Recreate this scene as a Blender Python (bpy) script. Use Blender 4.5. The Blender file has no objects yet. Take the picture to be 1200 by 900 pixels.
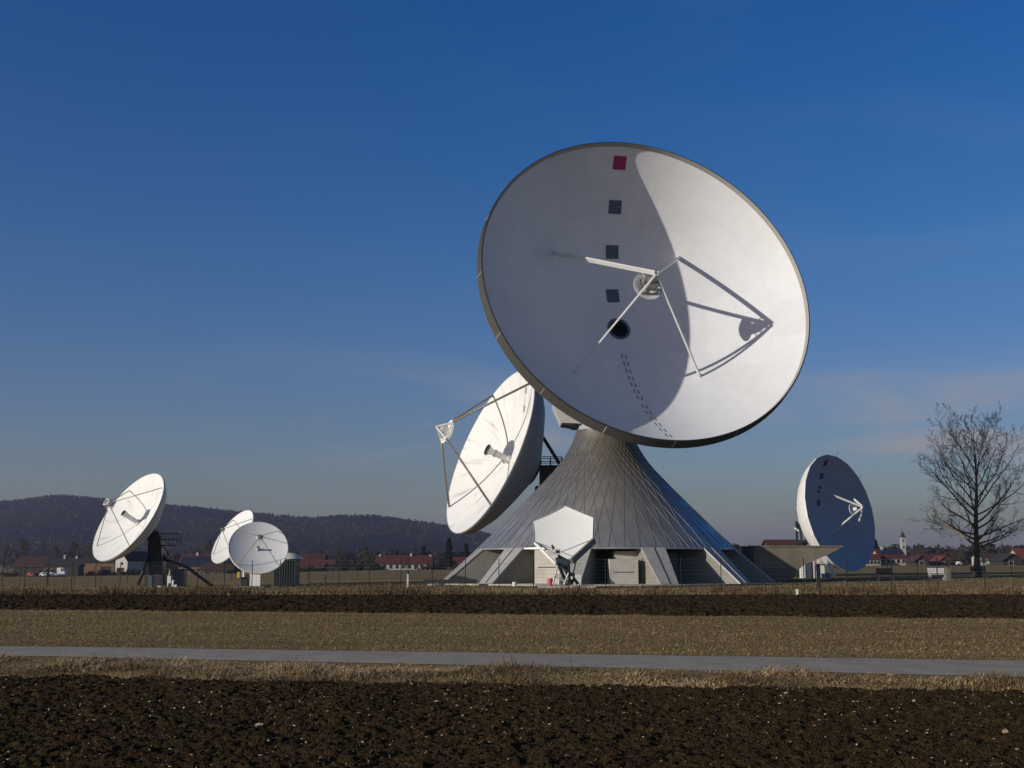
import bpy, math, random
import numpy as np
from mathutils import Vector, Matrix

random.seed(7)
RNG = np.random.default_rng(7)
SC = bpy.context.scene
COL = SC.collection
R = math.radians
FOC, HOR, EYE = 1400.0, 661.0, 1.7
PITCH = math.atan((HOR - 450) / FOC)
CAM = np.array([0, 0, EYE])
CR = np.array([1.0, 0, 0]); CU = np.array([0, -math.sin(PITCH), math.cos(PITCH)]); CF = np.array([0, math.cos(PITCH), math.sin(PITCH)])


def at(x, y, Y):
    """survey point: where the sight line through photograph pixel (x, y) reaches distance Y"""
    d = CR * (x - 600) / FOC + CU * (450 - y) / FOC + CF
    return CAM + d * (Y / d[1])


def gx(x, Y):
    return float(at(x, HOR, Y)[0])


# ------------------------------------------------------------------ terrain
def terrain(x, y):
    x = np.asarray(x, float); y = np.asarray(y, float)
    s = np.clip((y - 66) / 384.0, 0, 1)
    t = x / np.maximum(y, 60)
    a = np.interp(t, [-.75, -.357, -.107, .32, .7], [-4.0, -2.8, -.55, 1.3, 1.7])
    return s * a


def gz(x, y):
    return float(terrain(x, y))


# ------------------------------------------------------------------ materials
MATS = {}


def mat(name, base, rough=.8, metal=0.0, spec=None, var=0.0, vscale=3.0, bump=0.0, bscale=20.0, detail=6, var2=None):
    if name in MATS:
        return MATS[name]
    m = bpy.data.materials.new(name); m.use_nodes = True
    nt = m.node_tree; p = nt.nodes['Principled BSDF']
    p.inputs['Base Color'].default_value = (*base, 1)
    p.inputs['Roughness'].default_value = rough
    p.inputs['Metallic'].default_value = metal
    if spec is not None:
        p.inputs['Specular IOR Level'].default_value = spec
    tc = nt.nodes.new('ShaderNodeTexCoord')
    if var > 0 or var2:
        n = nt.nodes.new('ShaderNodeTexNoise'); n.inputs['Scale'].default_value = vscale; n.inputs['Detail'].default_value = detail
        n.inputs['Roughness'].default_value = .62
        nt.links.new(tc.outputs['Object'], n.inputs['Vector'])
        r = nt.nodes.new('ShaderNodeValToRGB')
        c2 = var2 or tuple(c * (1 + var) for c in base)
        c1 = tuple(c * (1 - var) for c in base)
        r.color_ramp.elements[0].position = .3; r.color_ramp.elements[1].position = .7
        r.color_ramp.elements[0].color = (*c1, 1); r.color_ramp.elements[1].color = (*c2, 1)
        nt.links.new(n.outputs['Fac'], r.inputs['Fac']); nt.links.new(r.outputs['Color'], p.inputs['Base Color'])
    if bump > 0:
        n = nt.nodes.new('ShaderNodeTexNoise'); n.inputs['Scale'].default_value = bscale; n.inputs['Detail'].default_value = 8
        nt.links.new(tc.outputs['Object'], n.inputs['Vector'])
        b = nt.nodes.new('ShaderNodeBump'); b.inputs['Strength'].default_value = bump; b.inputs['Distance'].default_value = .05
        nt.links.new(n.outputs['Fac'], b.inputs['Height']); nt.links.new(b.outputs['Normal'], p.inputs['Normal'])
    MATS[name] = m
    return m


def nd(nt, kind, **kw):
    n = nt.nodes.new(kind)
    for k, v in kw.items():
        setattr(n, k, v)
    return n


def mth(nt, op, a, b=None, c=None):
    n = nt.nodes.new('ShaderNodeMath'); n.operation = op
    for i, v in enumerate((a, b, c)):
        if v is None:
            continue
        if isinstance(v, (int, float)):
            n.inputs[i].default_value = v
        else:
            nt.links.new(v, n.inputs[i])
    return n.outputs[0]


def dish_mat(name, base=(.78, .78, .76), rings=(), nrad=24, stain=0.0, seam=.6, rough=.55, width=.0035):
    """painted reflector: panel seams from the UV map (u round the dish, v from hub to rim), panel tone, radial water stains"""
    m = bpy.data.materials.new(name); m.use_nodes = True
    nt = m.node_tree; p = nt.nodes['Principled BSDF']; p.inputs['Roughness'].default_value = rough
    p.inputs['Specular IOR Level'].default_value = .3
    uv = nd(nt, 'ShaderNodeUVMap'); sp = nd(nt, 'ShaderNodeSeparateXYZ'); nt.links.new(uv.outputs[0], sp.inputs[0])
    u, v = sp.outputs[0], sp.outputs[1]
    line = None
    ring_idx = None
    for rr in rings:
        d = mth(nt, 'ABSOLUTE', mth(nt, 'SUBTRACT', v, rr))
        l = mth(nt, 'LESS_THAN', d, width)
        line = l if line is None else mth(nt, 'MAXIMUM', line, l)
        s = mth(nt, 'GREATER_THAN', v, rr)
        ring_idx = s if ring_idx is None else mth(nt, 'ADD', ring_idx, s)
    un = mth(nt, 'MULTIPLY', u, float(nrad))
    fr = mth(nt, 'FRACT', un)
    dist = mth(nt, 'MULTIPLY', mth(nt, 'MULTIPLY', mth(nt, 'MINIMUM', fr, mth(nt, 'SUBTRACT', 1.0, fr)), v), 6.283 / nrad)
    l = mth(nt, 'LESS_THAN', dist, width * .7)
    line = l if line is None else mth(nt, 'MAXIMUM', line, l)
    cell = nd(nt, 'ShaderNodeCombineXYZ'); nt.links.new(mth(nt, 'FLOOR', un), cell.inputs[0])
    if ring_idx is not None:
        nt.links.new(ring_idx, cell.inputs[1])
    wn = nd(nt, 'ShaderNodeTexWhiteNoise', noise_dimensions='3D'); nt.links.new(cell.outputs[0], wn.inputs['Vector'])
    tc = nd(nt, 'ShaderNodeTexCoord')
    n = nd(nt, 'ShaderNodeTexNoise'); n.inputs['Scale'].default_value = .9; n.inputs['Detail'].default_value = 7
    nt.links.new(tc.outputs['Object'], n.inputs['Vector'])
    tone = mth(nt, 'ADD', mth(nt, 'ADD', .93, mth(nt, 'MULTIPLY', wn.outputs['Value'], .05)), mth(nt, 'MULTIPLY', mth(nt, 'SUBTRACT', n.outputs['Fac'], .5), .14))
    tone = mth(nt, 'MULTIPLY', tone, mth(nt, 'SUBTRACT', 1.0, mth(nt, 'MULTIPLY', line, 1 - seam)))
    col = nd(nt, 'ShaderNodeMix', data_type='RGBA', blend_type='MULTIPLY'); col.inputs[0].default_value = 1
    col.inputs[6].default_value = (*base, 1)
    cb = nd(nt, 'ShaderNodeCombineColor')
    for i in range(3):
        nt.links.new(tone, cb.inputs[i])
    nt.links.new(cb.outputs[0], col.inputs[7])
    out = col.outputs[2]
    if stain > 0:
        cv = nd(nt, 'ShaderNodeCombineXYZ')
        nt.links.new(mth(nt, 'MULTIPLY', u, 60.0), cv.inputs[0]); nt.links.new(mth(nt, 'MULTIPLY', v, 2.2), cv.inputs[1])
        n2 = nd(nt, 'ShaderNodeTexNoise'); n2.inputs['Scale'].default_value = 1.0; n2.inputs['Detail'].default_value = 4
        nt.links.new(cv.outputs[0], n2.inputs['Vector'])
        f = mth(nt, 'MULTIPLY', mth(nt, 'MAXIMUM', mth(nt, 'SUBTRACT', n2.outputs['Fac'], .56), 0.0), 5.0 * stain)
        f = mth(nt, 'MINIMUM', f, .75)
        mx = nd(nt, 'ShaderNodeMix', data_type='RGBA'); nt.links.new(f, mx.inputs[0]); nt.links.new(out, mx.inputs[6])
        mx.inputs[7].default_value = (.42, .39, .32, 1); out = mx.outputs[2]
    nt.links.new(out, p.inputs['Base Color'])
    return m


WHITE = mat('white_paint', (.74, .74, .71), .5, var=.06, vscale=1.2)
OFFWHITE = mat('weathered_white', (.6, .6, .57), .6, var=.12, vscale=1.5)
GREYP = mat('grey_paint', (.33, .34, .34), .55, var=.08)
LIGHTGREY = mat('light_grey_cladding', (.46, .46, .44), .55, var=.06)
DARKM = mat('dark_steel', (.035, .04, .042), .5, .3, var=.2)
STEEL = mat('galvanised_steel', (.4, .4, .39), .42, .7, var=.15, vscale=4)
TUBE = mat('brown_grey_tube', (.2, .19, .165), .5, .3, var=.15)
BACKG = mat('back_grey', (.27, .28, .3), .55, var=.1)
BLACK = mat('black_opening', (.012, .012, .014), .9)
SLATE = mat('slate_panel', (.072, .1, .135), .6, var=.08)
MAGENTA = mat('magenta_panel', (.36, .012, .11), .6, var=.05)
DASH = mat('grey_marks', (.17, .18, .19), .7)
CONC = mat('pale_concrete', (.46, .43, .37), .85, var=.14, vscale=.9, bump=.15, bscale=6)
CONCF = mat('fin_concrete', (.25, .235, .2), .85, var=.14, vscale=.9, bump=.15, bscale=6)
CONCD = mat('weathered_concrete', (.165, .145, .105), .9, var=.3, vscale=.45, bump=.25, bscale=5)
CONCW = mat('recess_shade_concrete', (.055, .056, .058), .85, var=.2, vscale=.6)  # shadow under the eave is painted into this near-black wall colour
GREENM = mat('fence_green', (.007, .022, .018), .7, spec=.2)
WIRE = mat('fence_wire', (.012, .03, .025), .7)
SHED = mat('blue_grey_metal', (.07, .1, .12), .5, .2, var=.15, vscale=1.5)
RED = mat('red_paint', (.6, .05, .05), .5)
PINK = mat('pink_red_plastic', (.5, .09, .1), .5)
YELLOW = mat('yellow_paint', (.62, .42, .03), .5)


def cone_mat():
    m = bpy.data.materials.new('zinc_cladding'); m.use_nodes = True
    nt = m.node_tree; p = nt.nodes['Principled BSDF']
    p.inputs['Metallic'].default_value = .72; p.inputs['Roughness'].default_value = .36
    tc = nd(nt, 'ShaderNodeTexCoord')
    n = nd(nt, 'ShaderNodeTexNoise'); n.inputs['Scale'].default_value = .55; n.inputs['Detail'].default_value = 6
    nt.links.new(tc.outputs['Object'], n.inputs['Vector'])
    mp = nd(nt, 'ShaderNodeMapping'); mp.inputs['Scale'].default_value = (1.6, 1.6, .12)
    nt.links.new(tc.outputs['Object'], mp.inputs['Vector'])
    n2 = nd(nt, 'ShaderNodeTexNoise'); n2.inputs['Scale'].default_value = 1.4; n2.inputs['Detail'].default_value = 4
    nt.links.new(mp.outputs[0], n2.inputs['Vector'])
    r = nd(nt, 'ShaderNodeValToRGB'); r.color_ramp.elements[0].position = .33; r.color_ramp.elements[1].position = .62
    r.color_ramp.elements[0].color = (.43, .425, .415, 1); r.color_ramp.elements[1].color = (.6, .6, .595, 1)
    nt.links.new(mth(nt, 'ADD', mth(nt, 'MULTIPLY', n.outputs['Fac'], .6), mth(nt, 'MULTIPLY', n2.outputs['Fac'], .4)), r.inputs['Fac'])
    # brown weathering down from the bearing, with the dish's shade mixed into it
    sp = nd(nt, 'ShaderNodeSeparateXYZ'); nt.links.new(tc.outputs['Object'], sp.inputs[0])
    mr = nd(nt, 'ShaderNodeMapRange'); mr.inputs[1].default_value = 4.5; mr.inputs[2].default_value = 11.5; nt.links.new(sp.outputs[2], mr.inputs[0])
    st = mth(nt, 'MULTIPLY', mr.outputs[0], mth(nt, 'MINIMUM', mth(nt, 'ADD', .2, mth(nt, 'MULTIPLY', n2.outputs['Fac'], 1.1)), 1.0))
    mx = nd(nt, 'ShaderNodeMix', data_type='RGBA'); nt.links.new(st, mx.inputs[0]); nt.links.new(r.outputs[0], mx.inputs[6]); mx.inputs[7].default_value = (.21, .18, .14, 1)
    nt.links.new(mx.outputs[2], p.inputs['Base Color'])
    nt.links.new(mth(nt, 'ADD', .28, mth(nt, 'MULTIPLY', n.outputs['Fac'], .18)), p.inputs['Roughness'])
    return m


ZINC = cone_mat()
CAPM = mat('cap_cladding', (.42, .41, .385), .5, .15, var=.12, vscale=1.2)
SEAM = mat('standing_seam', (.2, .19, .172), .5, .4)
RIMM = mat('ribbed_rim', (.1, .098, .09), .6, .2, var=.08)


# ------------------------------------------------------------------ mesh building
def nrm(v):
    v = np.asarray(v, float); return v / np.linalg.norm(v)


class MB:
    def __init__(s):
        s.v = []; s.f = []; s.m = []; s.uv = {}

    def add(s, vs, fs, m=0):
        o = len(s.v); s.v += [tuple(map(float, x)) for x in vs]
        for f in fs:
            s.f.append(tuple(i + o for i in f)); s.m.append(m)

    def box(s, c, size, ax=None, m=0):
        c = np.array(c, float); a = np.eye(3) if ax is None else np.array([nrm(x) for x in ax])
        h = np.array(size) / 2
        vs = [c + a[0] * h[0] * i + a[1] * h[1] * j + a[2] * h[2] * k for k in (-1, 1) for j in (-1, 1) for i in (-1, 1)]
        s.add(vs, [(0, 2, 3, 1), (4, 5, 7, 6), (0, 1, 5, 4), (2, 6, 7, 3), (0, 4, 6, 2), (1, 3, 7, 5)], m)
        return s

    def gbox(s, x, y, z0, sx, sy, h, m=0):
        return s.box((x, y, z0 + h / 2), (sx, sy, h), None, m)

    def beam(s, p0, p1, w, h, up=(0, 0, 1), m=0):
        p0 = np.array(p0, float); p1 = np.array(p1, float); d = nrm(p1 - p0)
        if abs(d @ nrm(up)) > .99:
            up = (1, 0, 0)
        a = nrm(np.cross(d, up)); b = np.cross(a, d)
        return s.box((p0 + p1) / 2, (np.linalg.norm(p1 - p0), w, h), (d, a, b), m)

    def tube(s, pts, rad, n=8, m=0, cap=True):
        pts = [np.array(p, float) for p in pts]
        if not hasattr(rad, '__len__'):
            rad = [rad] * len(pts)
        rings = []
        ref = None
        for i, p in enumerate(pts):
            d = nrm(pts[min(i + 1, len(pts) - 1)] - pts[max(i - 1, 0)])
            if ref is None:
                ref = np.array([0, 0, 1.0]) if abs(d[2]) < .9 else np.array([1.0, 0, 0])
            a = nrm(np.cross(d, ref)); b = np.cross(d, a)
            rings.append([p + rad[i] * (math.cos(t) * a + math.sin(t) * b) for t in np.linspace(0, 2 * math.pi, n, endpoint=False)])
        vs = [v for r in rings for v in r]
        fs = []
        for i in range(len(pts) - 1):
            for j in range(n):
                k = (j + 1) % n
                fs.append((i * n + j, i * n + k, (i + 1) * n + k, (i + 1) * n + j))
        if cap:
            fs.append(tuple(range(n))[::-1]); fs.append(tuple(range((len(pts) - 1) * n, len(pts) * n)))
        s.add(vs, fs, m)
        return s

    def revolve(s, prof, o, ax, seg=48, m=0, ph=0.0):
        """prof: (r, z) pairs along axis ax from o"""
        ax = nrm(ax)
        if abs(ax[2]) > .99:
            a = np.array([1.0, 0, 0])
        else:
            a = nrm(np.cross([0, 0, 1], ax))
        b = np.cross(ax, a)
        vs = []; idx = []
        for r, z in prof:
            if r < 1e-6:
                idx.append([len(vs)] * seg); vs.append(np.array(o) + ax * z)
            else:
                st = len(vs)
                for j in range(seg):
                    t = ph + 2 * math.pi * j / seg
                    vs.append(np.array(o) + ax * z + r * (math.cos(t) * a + math.sin(t) * b))
                idx.append(list(range(st, st + seg)))
        fs = []
        for i in range(len(prof) - 1):
            for j in range(seg):
                k = (j + 1) % seg
                q = [idx[i][j], idx[i][k], idx[i + 1][k], idx[i + 1][j]]
                u = []
                for x in q:
                    if x not in u:
                        u.append(x)
                if len(u) > 2:
                    fs.append(tuple(u))
        s.add(vs, fs, m)
        return s

    def prism(s, poly, ext, m=0):
        n = len(poly); e = np.array(ext, float)
        vs = [np.array(p, float) for p in poly] + [np.array(p, float) + e for p in poly]
        fs = [tuple(range(n))[::-1], tuple(range(n, 2 * n))] + [(i, (i + 1) % n, n + (i + 1) % n, n + i) for i in range(n)]
        s.add(vs, fs, m)
        return s

    def build(s, name, mats, parent=None, smooth=False, angle=None, fix=True):
        if not isinstance(mats, (list, tuple)):
            mats = [mats]
        o = np.zeros(3); r = parent
        while r is not None:
            o = o + np.array(r.location); r = r.parent
        me = bpy.data.meshes.new(name)
        vs = np.array(s.v)
        if parent is None:
            base = np.array([vs[:, 0].mean(), vs[:, 1].mean(), vs[:, 2].min()])
        else:
            base = o
        me.from_pydata((vs - base).tolist(), [], s.f)
        for m in mats:
            me.materials.append(m)
        me.polygons.foreach_set('material_index', s.m)
        if fix:
            import bmesh
            bm = bmesh.new(); bm.from_mesh(me); bmesh.ops.recalc_face_normals(bm, faces=bm.faces); bm.to_mesh(me); bm.free()
        if smooth:
            me.polygons.foreach_set('use_smooth', [True] * len(me.polygons))
            if angle:
                me.set_sharp_from_angle(angle=R(angle))
        me.update()
        ob = bpy.data.objects.new(name, me); COL.objects.link(ob)
        if parent is not None:
            ob.parent = parent
        else:
            ob.location = base
        return ob


def tag(o, label=None, cat=None, group=None, kind=None):
    if label: o['label'] = label
    if cat: o['category'] = cat
    if group: o['group'] = group
    if kind: o['kind'] = kind
    return o


def thing(name, loc, label, cat, group=None):
    o = bpy.data.objects.new(name, None); COL.objects.link(o); o.location = tuple(map(float, loc)); o.empty_display_size = .5
    return tag(o, label, cat, group)


def np_mesh(name, verts, faces, mats, smooth=False, colors=None, loc=None, cname='tone'):
    """fast mesh from numpy arrays; faces (n, k) all of one size"""
    me = bpy.data.meshes.new(name)
    verts = np.asarray(verts, np.float32); faces = np.asarray(faces, np.int32)
    if loc is not None:
        verts = verts - np.array(loc, np.float32)
    n, k = faces.shape
    me.vertices.add(len(verts)); me.vertices.foreach_set('co', verts.ravel())
    me.loops.add(n * k); me.loops.foreach_set('vertex_index', faces.ravel())
    me.polygons.add(n); me.polygons.foreach_set('loop_start', np.arange(0, n * k, k, dtype=np.int32))
    me.polygons.foreach_set('loop_total', np.full(n, k, np.int32))
    me.polygons.foreach_set('use_smooth', np.full(n, bool(smooth)))
    for m in (mats if isinstance(mats, (list, tuple)) else [mats]):
        me.materials.append(m)
    if colors is not None:
        ca = me.attributes.new(cname, 'FLOAT_COLOR', 'POINT')
        ca.data.foreach_set('color', np.asarray(colors, np.float32).ravel())
    me.update(calc_edges=True)
    ob = bpy.data.objects.new(name, me); COL.objects.link(ob)
    if loc is not None:
        ob.location = tuple(map(float, loc))
    return ob


# ------------------------------------------------------------------ noise for the ground
def vnoise(x, y, seed=0):
    xi = np.floor(x).astype(np.int64); yi = np.floor(y).astype(np.int64)
    fx = x - xi; fy = y - yi
    fx = fx * fx * (3 - 2 * fx); fy = fy * fy * (3 - 2 * fy)

    def h(a, b):
        n = (a * 374761393 + b * 668265263 + seed * 974711) & 0xffffffff
        n = ((n ^ (n >> 13)) * 1274126177) & 0xffffffff
        return ((n ^ (n >> 16)) & 0xffff) / 65535.0
    return (h(xi, yi) * (1 - fx) + h(xi + 1, yi) * fx) * (1 - fy) + (h(xi, yi + 1) * (1 - fx) + h(xi + 1, yi + 1) * fx) * fy


def fbm(x, y, oct=4, seed=0):
    a = np.zeros_like(x); w = .5
    for i in range(oct):
        a += w * vnoise(x * 2 ** i, y * 2 ** i, seed + i * 17); w *= .5
    return a


def worley(x, y, seed=0):
    xi = np.floor(x).astype(np.int64); yi = np.floor(y).astype(np.int64)
    best = np.full(x.shape, 9.0); hid = np.zeros(x.shape)

    def h(a, b, s):
        n = (a * 374761393 + b * 668265263 + (seed * 31 + s) * 974711) & 0xffffffff
        n = ((n ^ (n >> 13)) * 1274126177) & 0xffffffff
        return ((n ^ (n >> 16)) & 0xffff) / 65535.0
    for i in (-1, 0, 1):
        for j in (-1, 0, 1):
            px = xi + i + h(xi + i, yi + j, 1); py = yi + j + h(xi + i, yi + j, 2)
            d = np.hypot(x - px, y - py)
            k = d < best
            best = np.where(k, d, best); hid = np.where(k, h(xi + i, yi + j, 3), hid)
    return best, hid


def grid_faces(ny, nx):
    i = np.arange(ny * nx).reshape(ny, nx)
    return np.stack([i[:-1, :-1], i[:-1, 1:], i[1:, 1:], i[1:, :-1]], -1).reshape(-1, 4)


# ------------------------------------------------------------------ ground
def grass_ground_mat(name, c1, c2, c3, scale=.35, bump=.6):
    m = bpy.data.materials.new(name); m.use_nodes = True
    nt = m.node_tree; p = nt.nodes['Principled BSDF']; p.inputs['Roughness'].default_value = .95; p.inputs['Specular IOR Level'].default_value = .1
    tc = nd(nt, 'ShaderNodeTexCoord')
    n = nd(nt, 'ShaderNodeTexNoise'); n.inputs['Scale'].default_value = scale; n.inputs['Detail'].default_value = 10; n.inputs['Roughness'].default_value = .7
    mp = nd(nt, 'ShaderNodeMapping'); mp.inputs['Scale'].default_value = (.35, 1, 1)
    nt.links.new(tc.outputs['Object'], mp.inputs[0]); nt.links.new(mp.outputs[0], n.inputs['Vector'])
    r = nd(nt, 'ShaderNodeValToRGB'); e = r.color_ramp.elements
    e[0].position = .32; e[0].color = (*c1, 1); e[1].position = .68; e[1].color = (*c3, 1)
    x = e.new(.5); x.color = (*c2, 1)
    nt.links.new(n.outputs['Fac'], r.inputs['Fac']); nt.links.new(r.outputs[0], p.inputs['Base Color'])
    n2 = nd(nt, 'ShaderNodeTexNoise'); n2.inputs['Scale'].default_value = 14; n2.inputs['Detail'].default_value = 6
    nt.links.new(tc.outputs['Object'], n2.inputs['Vector'])
    b = nd(nt, 'ShaderNodeBump'); b.inputs['Strength'].default_value = bump; b.inputs['Distance'].default_value = .12
    nt.links.new(n2.outputs['Fac'], b.inputs['Height']); nt.links.new(b.outputs[0], p.inputs['Normal'])
    return m


MEADOW = grass_ground_mat('winter_meadow', (.185, .128, .055), (.25, .177, .08), (.31, .225, .108), .12)
SOIL = mat('ploughed_soil', (.047, .031, .0148), .97, spec=.03, var=.4, vscale=6, bump=1.0, bscale=45)
ASPH = mat('grey_track', (.37, .335, .275), 1.0, spec=.03, var=.16, vscale=1.6, bump=.3, bscale=60)


def blade_mat(name, a, b, c):
    m = bpy.data.materials.new(name); m.use_nodes = True
    nt = m.node_tree; p = nt.nodes['Principled BSDF']; p.inputs['Roughness'].default_value = .8; p.inputs['Specular IOR Level'].default_value = .15
    at_ = nd(nt, 'ShaderNodeAttribute', attribute_name='tone')
    r = nd(nt, 'ShaderNodeValToRGB'); e = r.color_ramp.elements
    e[0].color = (*a, 1); e[1].color = (*c, 1); x = e.new(.5); x.color = (*b, 1)
    nt.links.new(at_.outputs['Fac'], r.inputs['Fac']); nt.links.new(r.outputs[0], p.inputs['Base Color'])
    return m


BLADE = blade_mat('dry_grass_blades', (.245, .168, .066), (.325, .22, .09), (.385, .268, .117))
BLADE2 = blade_mat('rough_site_grass', (.11, .083, .036), (.19, .138, .065), (.28, .205, .105))
STRAW = blade_mat('matted_straw', (.15, .1, .05), (.3, .21, .108), (.48, .355, .2))


def lin(p, q, x):
    return p[1] + (q[1] - p[1]) * (x - p[0]) / (q[0] - p[0])


def flat(x, y):      # ground-plane point seen at a pixel
    Y = FOC * EYE / (y - HOR)
    return np.array([(x - 600) / FOC * Y, Y])


E_SOIL = (flat(0, 783), flat(1200, 803))
E_R0 = (flat(0, 764.5), flat(1200, 789))
E_R1 = (flat(0, 754), flat(1200, 771))
E_P0 = (flat(0, 713), flat(1200, 724))
E_P1 = (flat(0, 697.5), flat(1200, 697.5))


def edge(e, x):
    return lin(e[0], e[1], np.asarray(x, float))


def build_ground():
    u = np.linspace(-1, 1, 121); X = np.sinh(u * 5.2) / np.sinh(5.2) * 7000
    Y = np.concatenate([[-80, -30, 0, 20, 40, 55, 63, 64, 65, 66, 68, 70, 74], np.geomspace(80, 9000, 110)])
    xx, yy = np.meshgrid(X, Y)
    zz = terrain(xx, yy) - .4 * np.clip((66 - yy) / 3, 0, 1)
    g = np_mesh('ground', np.stack([xx, yy, zz], -1).reshape(-1, 3), grid_faces(len(Y), len(X)), MEADOW, smooth=True)
    g['kind'] = 'structure'
    # near grass sheet: the verge bank, the bed of the track and the mown strip
    xs = np.linspace(-90, 90, 361); rows = []
    es, r0 = edge(E_SOIL, np.clip(xs, -40, 40)), edge(E_R0, np.clip(xs, -20, 20)) - .245 * (xs - np.clip(xs, -20, 20))
    for f, z in ((-.35, -.3), (-.12, -.04), (.15, .06), (.4, .07), (.7, .02), (1.0, .0)):
        rows.append(np.stack([xs, es + (r0 - es) * f, z + (vnoise(xs * 1.1, xs * 0 + f * 3, 77) - .5) * .07 * (f < 1)], -1))
    for yy_ in np.linspace(.08, 1, 24):
        Yv = r0 + (67.0 - r0) * yy_
        rows.append(np.stack([xs, Yv, np.full_like(xs, 0.0) - (.3 if yy_ == 1 else 0)], -1))
    V = np.stack(rows)
    st = np_mesh('grass_strip', V.reshape(-1, 3), grid_faces(len(rows), len(xs)), MEADOW, smooth=True)
    st['kind'] = 'structure'
    # track: a thin slab with a slightly broken edge
    xs = np.linspace(-70, 70, 281)
    y0 = edge(E_R0, 0) - .245 * xs; y1 = edge(E_R1, 0) - .215 * xs
    k = np.abs(xs) < 12
    y0 = np.where(k, edge(E_R0, xs), edge(E_R0, np.clip(xs, -12, 12)) - .245 * (xs - np.clip(xs, -12, 12)))
    y1 = np.where(k, edge(E_R1, xs), edge(E_R1, np.clip(xs, -12, 12)) - .235 * (xs - np.clip(xs, -12, 12)))
    y0 = y0 + (vnoise(xs * 1.3, xs * 0, 5) - .5) * .16; y1 = y1 + (vnoise(xs * 1.1, xs * 0, 9) - .5) * .14
    rows = []
    for f, z in ((0, .004), (.04, .012), (.5, .026), (.96, .012), (1, .004)):
        rows.append(np.stack([xs, y0 + (y1 - y0) * f, np.full_like(xs, z + .004)], -1))
    V = np.stack(rows)
    road = np_mesh('track', V.reshape(-1, 3), grid_faces(5, len(xs)), ASPH)
    road['kind'] = 'structure'

    # foreground ploughed soil, real clods
    nx, ny = 1120, 500
    xs = np.linspace(-14, 14, nx); t = np.linspace(0, 1, ny)
    xx = np.tile(xs, (ny, 1)); ye = edge(E_SOIL, xx) + (vnoise(xx * 1.5, xx * 0, 3) - .5) * .35
    yy = 8.2 + (ye - 8.2) * t[:, None]
    wx = xx + .12 * (fbm(xx * 3, yy * 3, 3, 40) - .5); wy = yy + .12 * (fbm(xx * 3, yy * 3, 3, 50) - .5)
    d1, h1 = worley(wx * 4.2, wy * 4.2, 1); d2, h2 = worley(wx * 9.5, wy * 9.5, 2); d3, h3 = worley(wx * 19, wy * 19, 3)
    z = .035 * h1 * np.sqrt(np.clip(1 - d1 * d1 * 1.6, 0, 1)) + .034 * h2 * np.sqrt(np.clip(1 - d2 * d2 * 1.6, 0, 1)) + .024 * h3 * np.sqrt(np.clip(1 - d3 * d3 * 1.5, 0, 1))
    d0, h0 = worley(wx * 28, wy * 28, 4)
    z += .016 * h0 * np.sqrt(np.clip(1 - d0 * d0 * 1.4, 0, 1))
    z += .07 * (fbm(xx * .9, yy * .9, 3, 7) - .45) + .04 * (fbm(xx * 9, yy * 9, 3, 8) - .5) + .012 * np.sin((yy + .18 * xx) * 2 * math.pi / .42)
    z = z * .8 - .045 - .1 * np.clip((t[:, None] - .97) / .03, 0, 1)
    global SOILZ
    SOILZ = (xs, yy, z)
    s = np_mesh('ploughed_field', np.stack([xx, yy, z], -1).reshape(-1, 3), grid_faces(ny, nx), SOIL)
    s['kind'] = 'structure'
    # far ploughed strip
    nx, ny = 1500, 300
    xs = np.linspace(-52, 52, nx); t = np.linspace(0, 1, ny)
    xx = np.tile(xs, (ny, 1)); ya = edge(E_P0, xx) + (vnoise(xx * .8, xx * 0, 31) - .5) * .9; yb = 66.0 + 0 * xx + (vnoise(xx * .6, xx * 0, 33) - .5) * 1.2
    yy = ya + (yb - ya) * t[:, None]
    d1, h1 = worley(xx * 3.2, yy * 3.0, 11); d2, h2 = worley(xx * 7, yy * 7, 12)
    z = .10 * h1 * np.sqrt(np.clip(1 - d1 * d1 * 1.6, 0, 1)) + .06 * h2 * np.sqrt(np.clip(1 - d2 * d2 * 1.6, 0, 1)) + .08 * (fbm(xx * .5, yy * .5, 3, 17) - .3)
    z += -.04 - .22 * np.clip((np.abs(t[:, None] - .5) - .49) / .01, 0, 1)
    s = np_mesh('far_ploughed_strip', np.stack([xx, yy, z], -1).reshape(-1, 3), grid_faces(ny, nx), SOIL)
    s['kind'] = 'structure'


def blades(name, pos, h, w, lean, mats, tone, segs=2, curl=.6):
    """pos (n,3); one bent ribbon per blade"""
    n = len(pos)
    az = RNG.uniform(0, 2 * math.pi, n); side = np.stack([np.cos(az + math.pi / 2), np.sin(az + math.pi / 2), np.zeros(n)], -1)
    dirn = np.stack([np.cos(az), np.sin(az), np.zeros(n)], -1)
    V = []
    for i in range(segs + 1):
        f = i / segs
        out = lean * (f * (1 - curl) + curl * f * f)
        up = f * np.sqrt(np.clip(1 - (lean * f) ** 2 * .8, .05, 1))
        c = pos + dirn * (h * out)[:, None] + np.array([0, 0, 1.0]) * (h * up)[:, None]
        ww = w * (1 - .75 * f)
        V.append(c - side * (ww / 2)[:, None]); V.append(c + side * (ww / 2)[:, None])
    V = np.stack(V, 1)
    k = 2 * (segs + 1)
    F = []
    for i in range(segs):
        F.append([2 * i, 2 * i + 1, 2 * i + 3, 2 * i + 2])
    F = (np.arange(n)[:, None, None] * k + np.array(F)[None]).reshape(-1, 4)
    C = np.repeat(np.stack([tone, tone, tone, np.ones(n)], -1), k, 0)
    return np_mesh(name, V.reshape(-1, 3), F, mats, colors=C)


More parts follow.
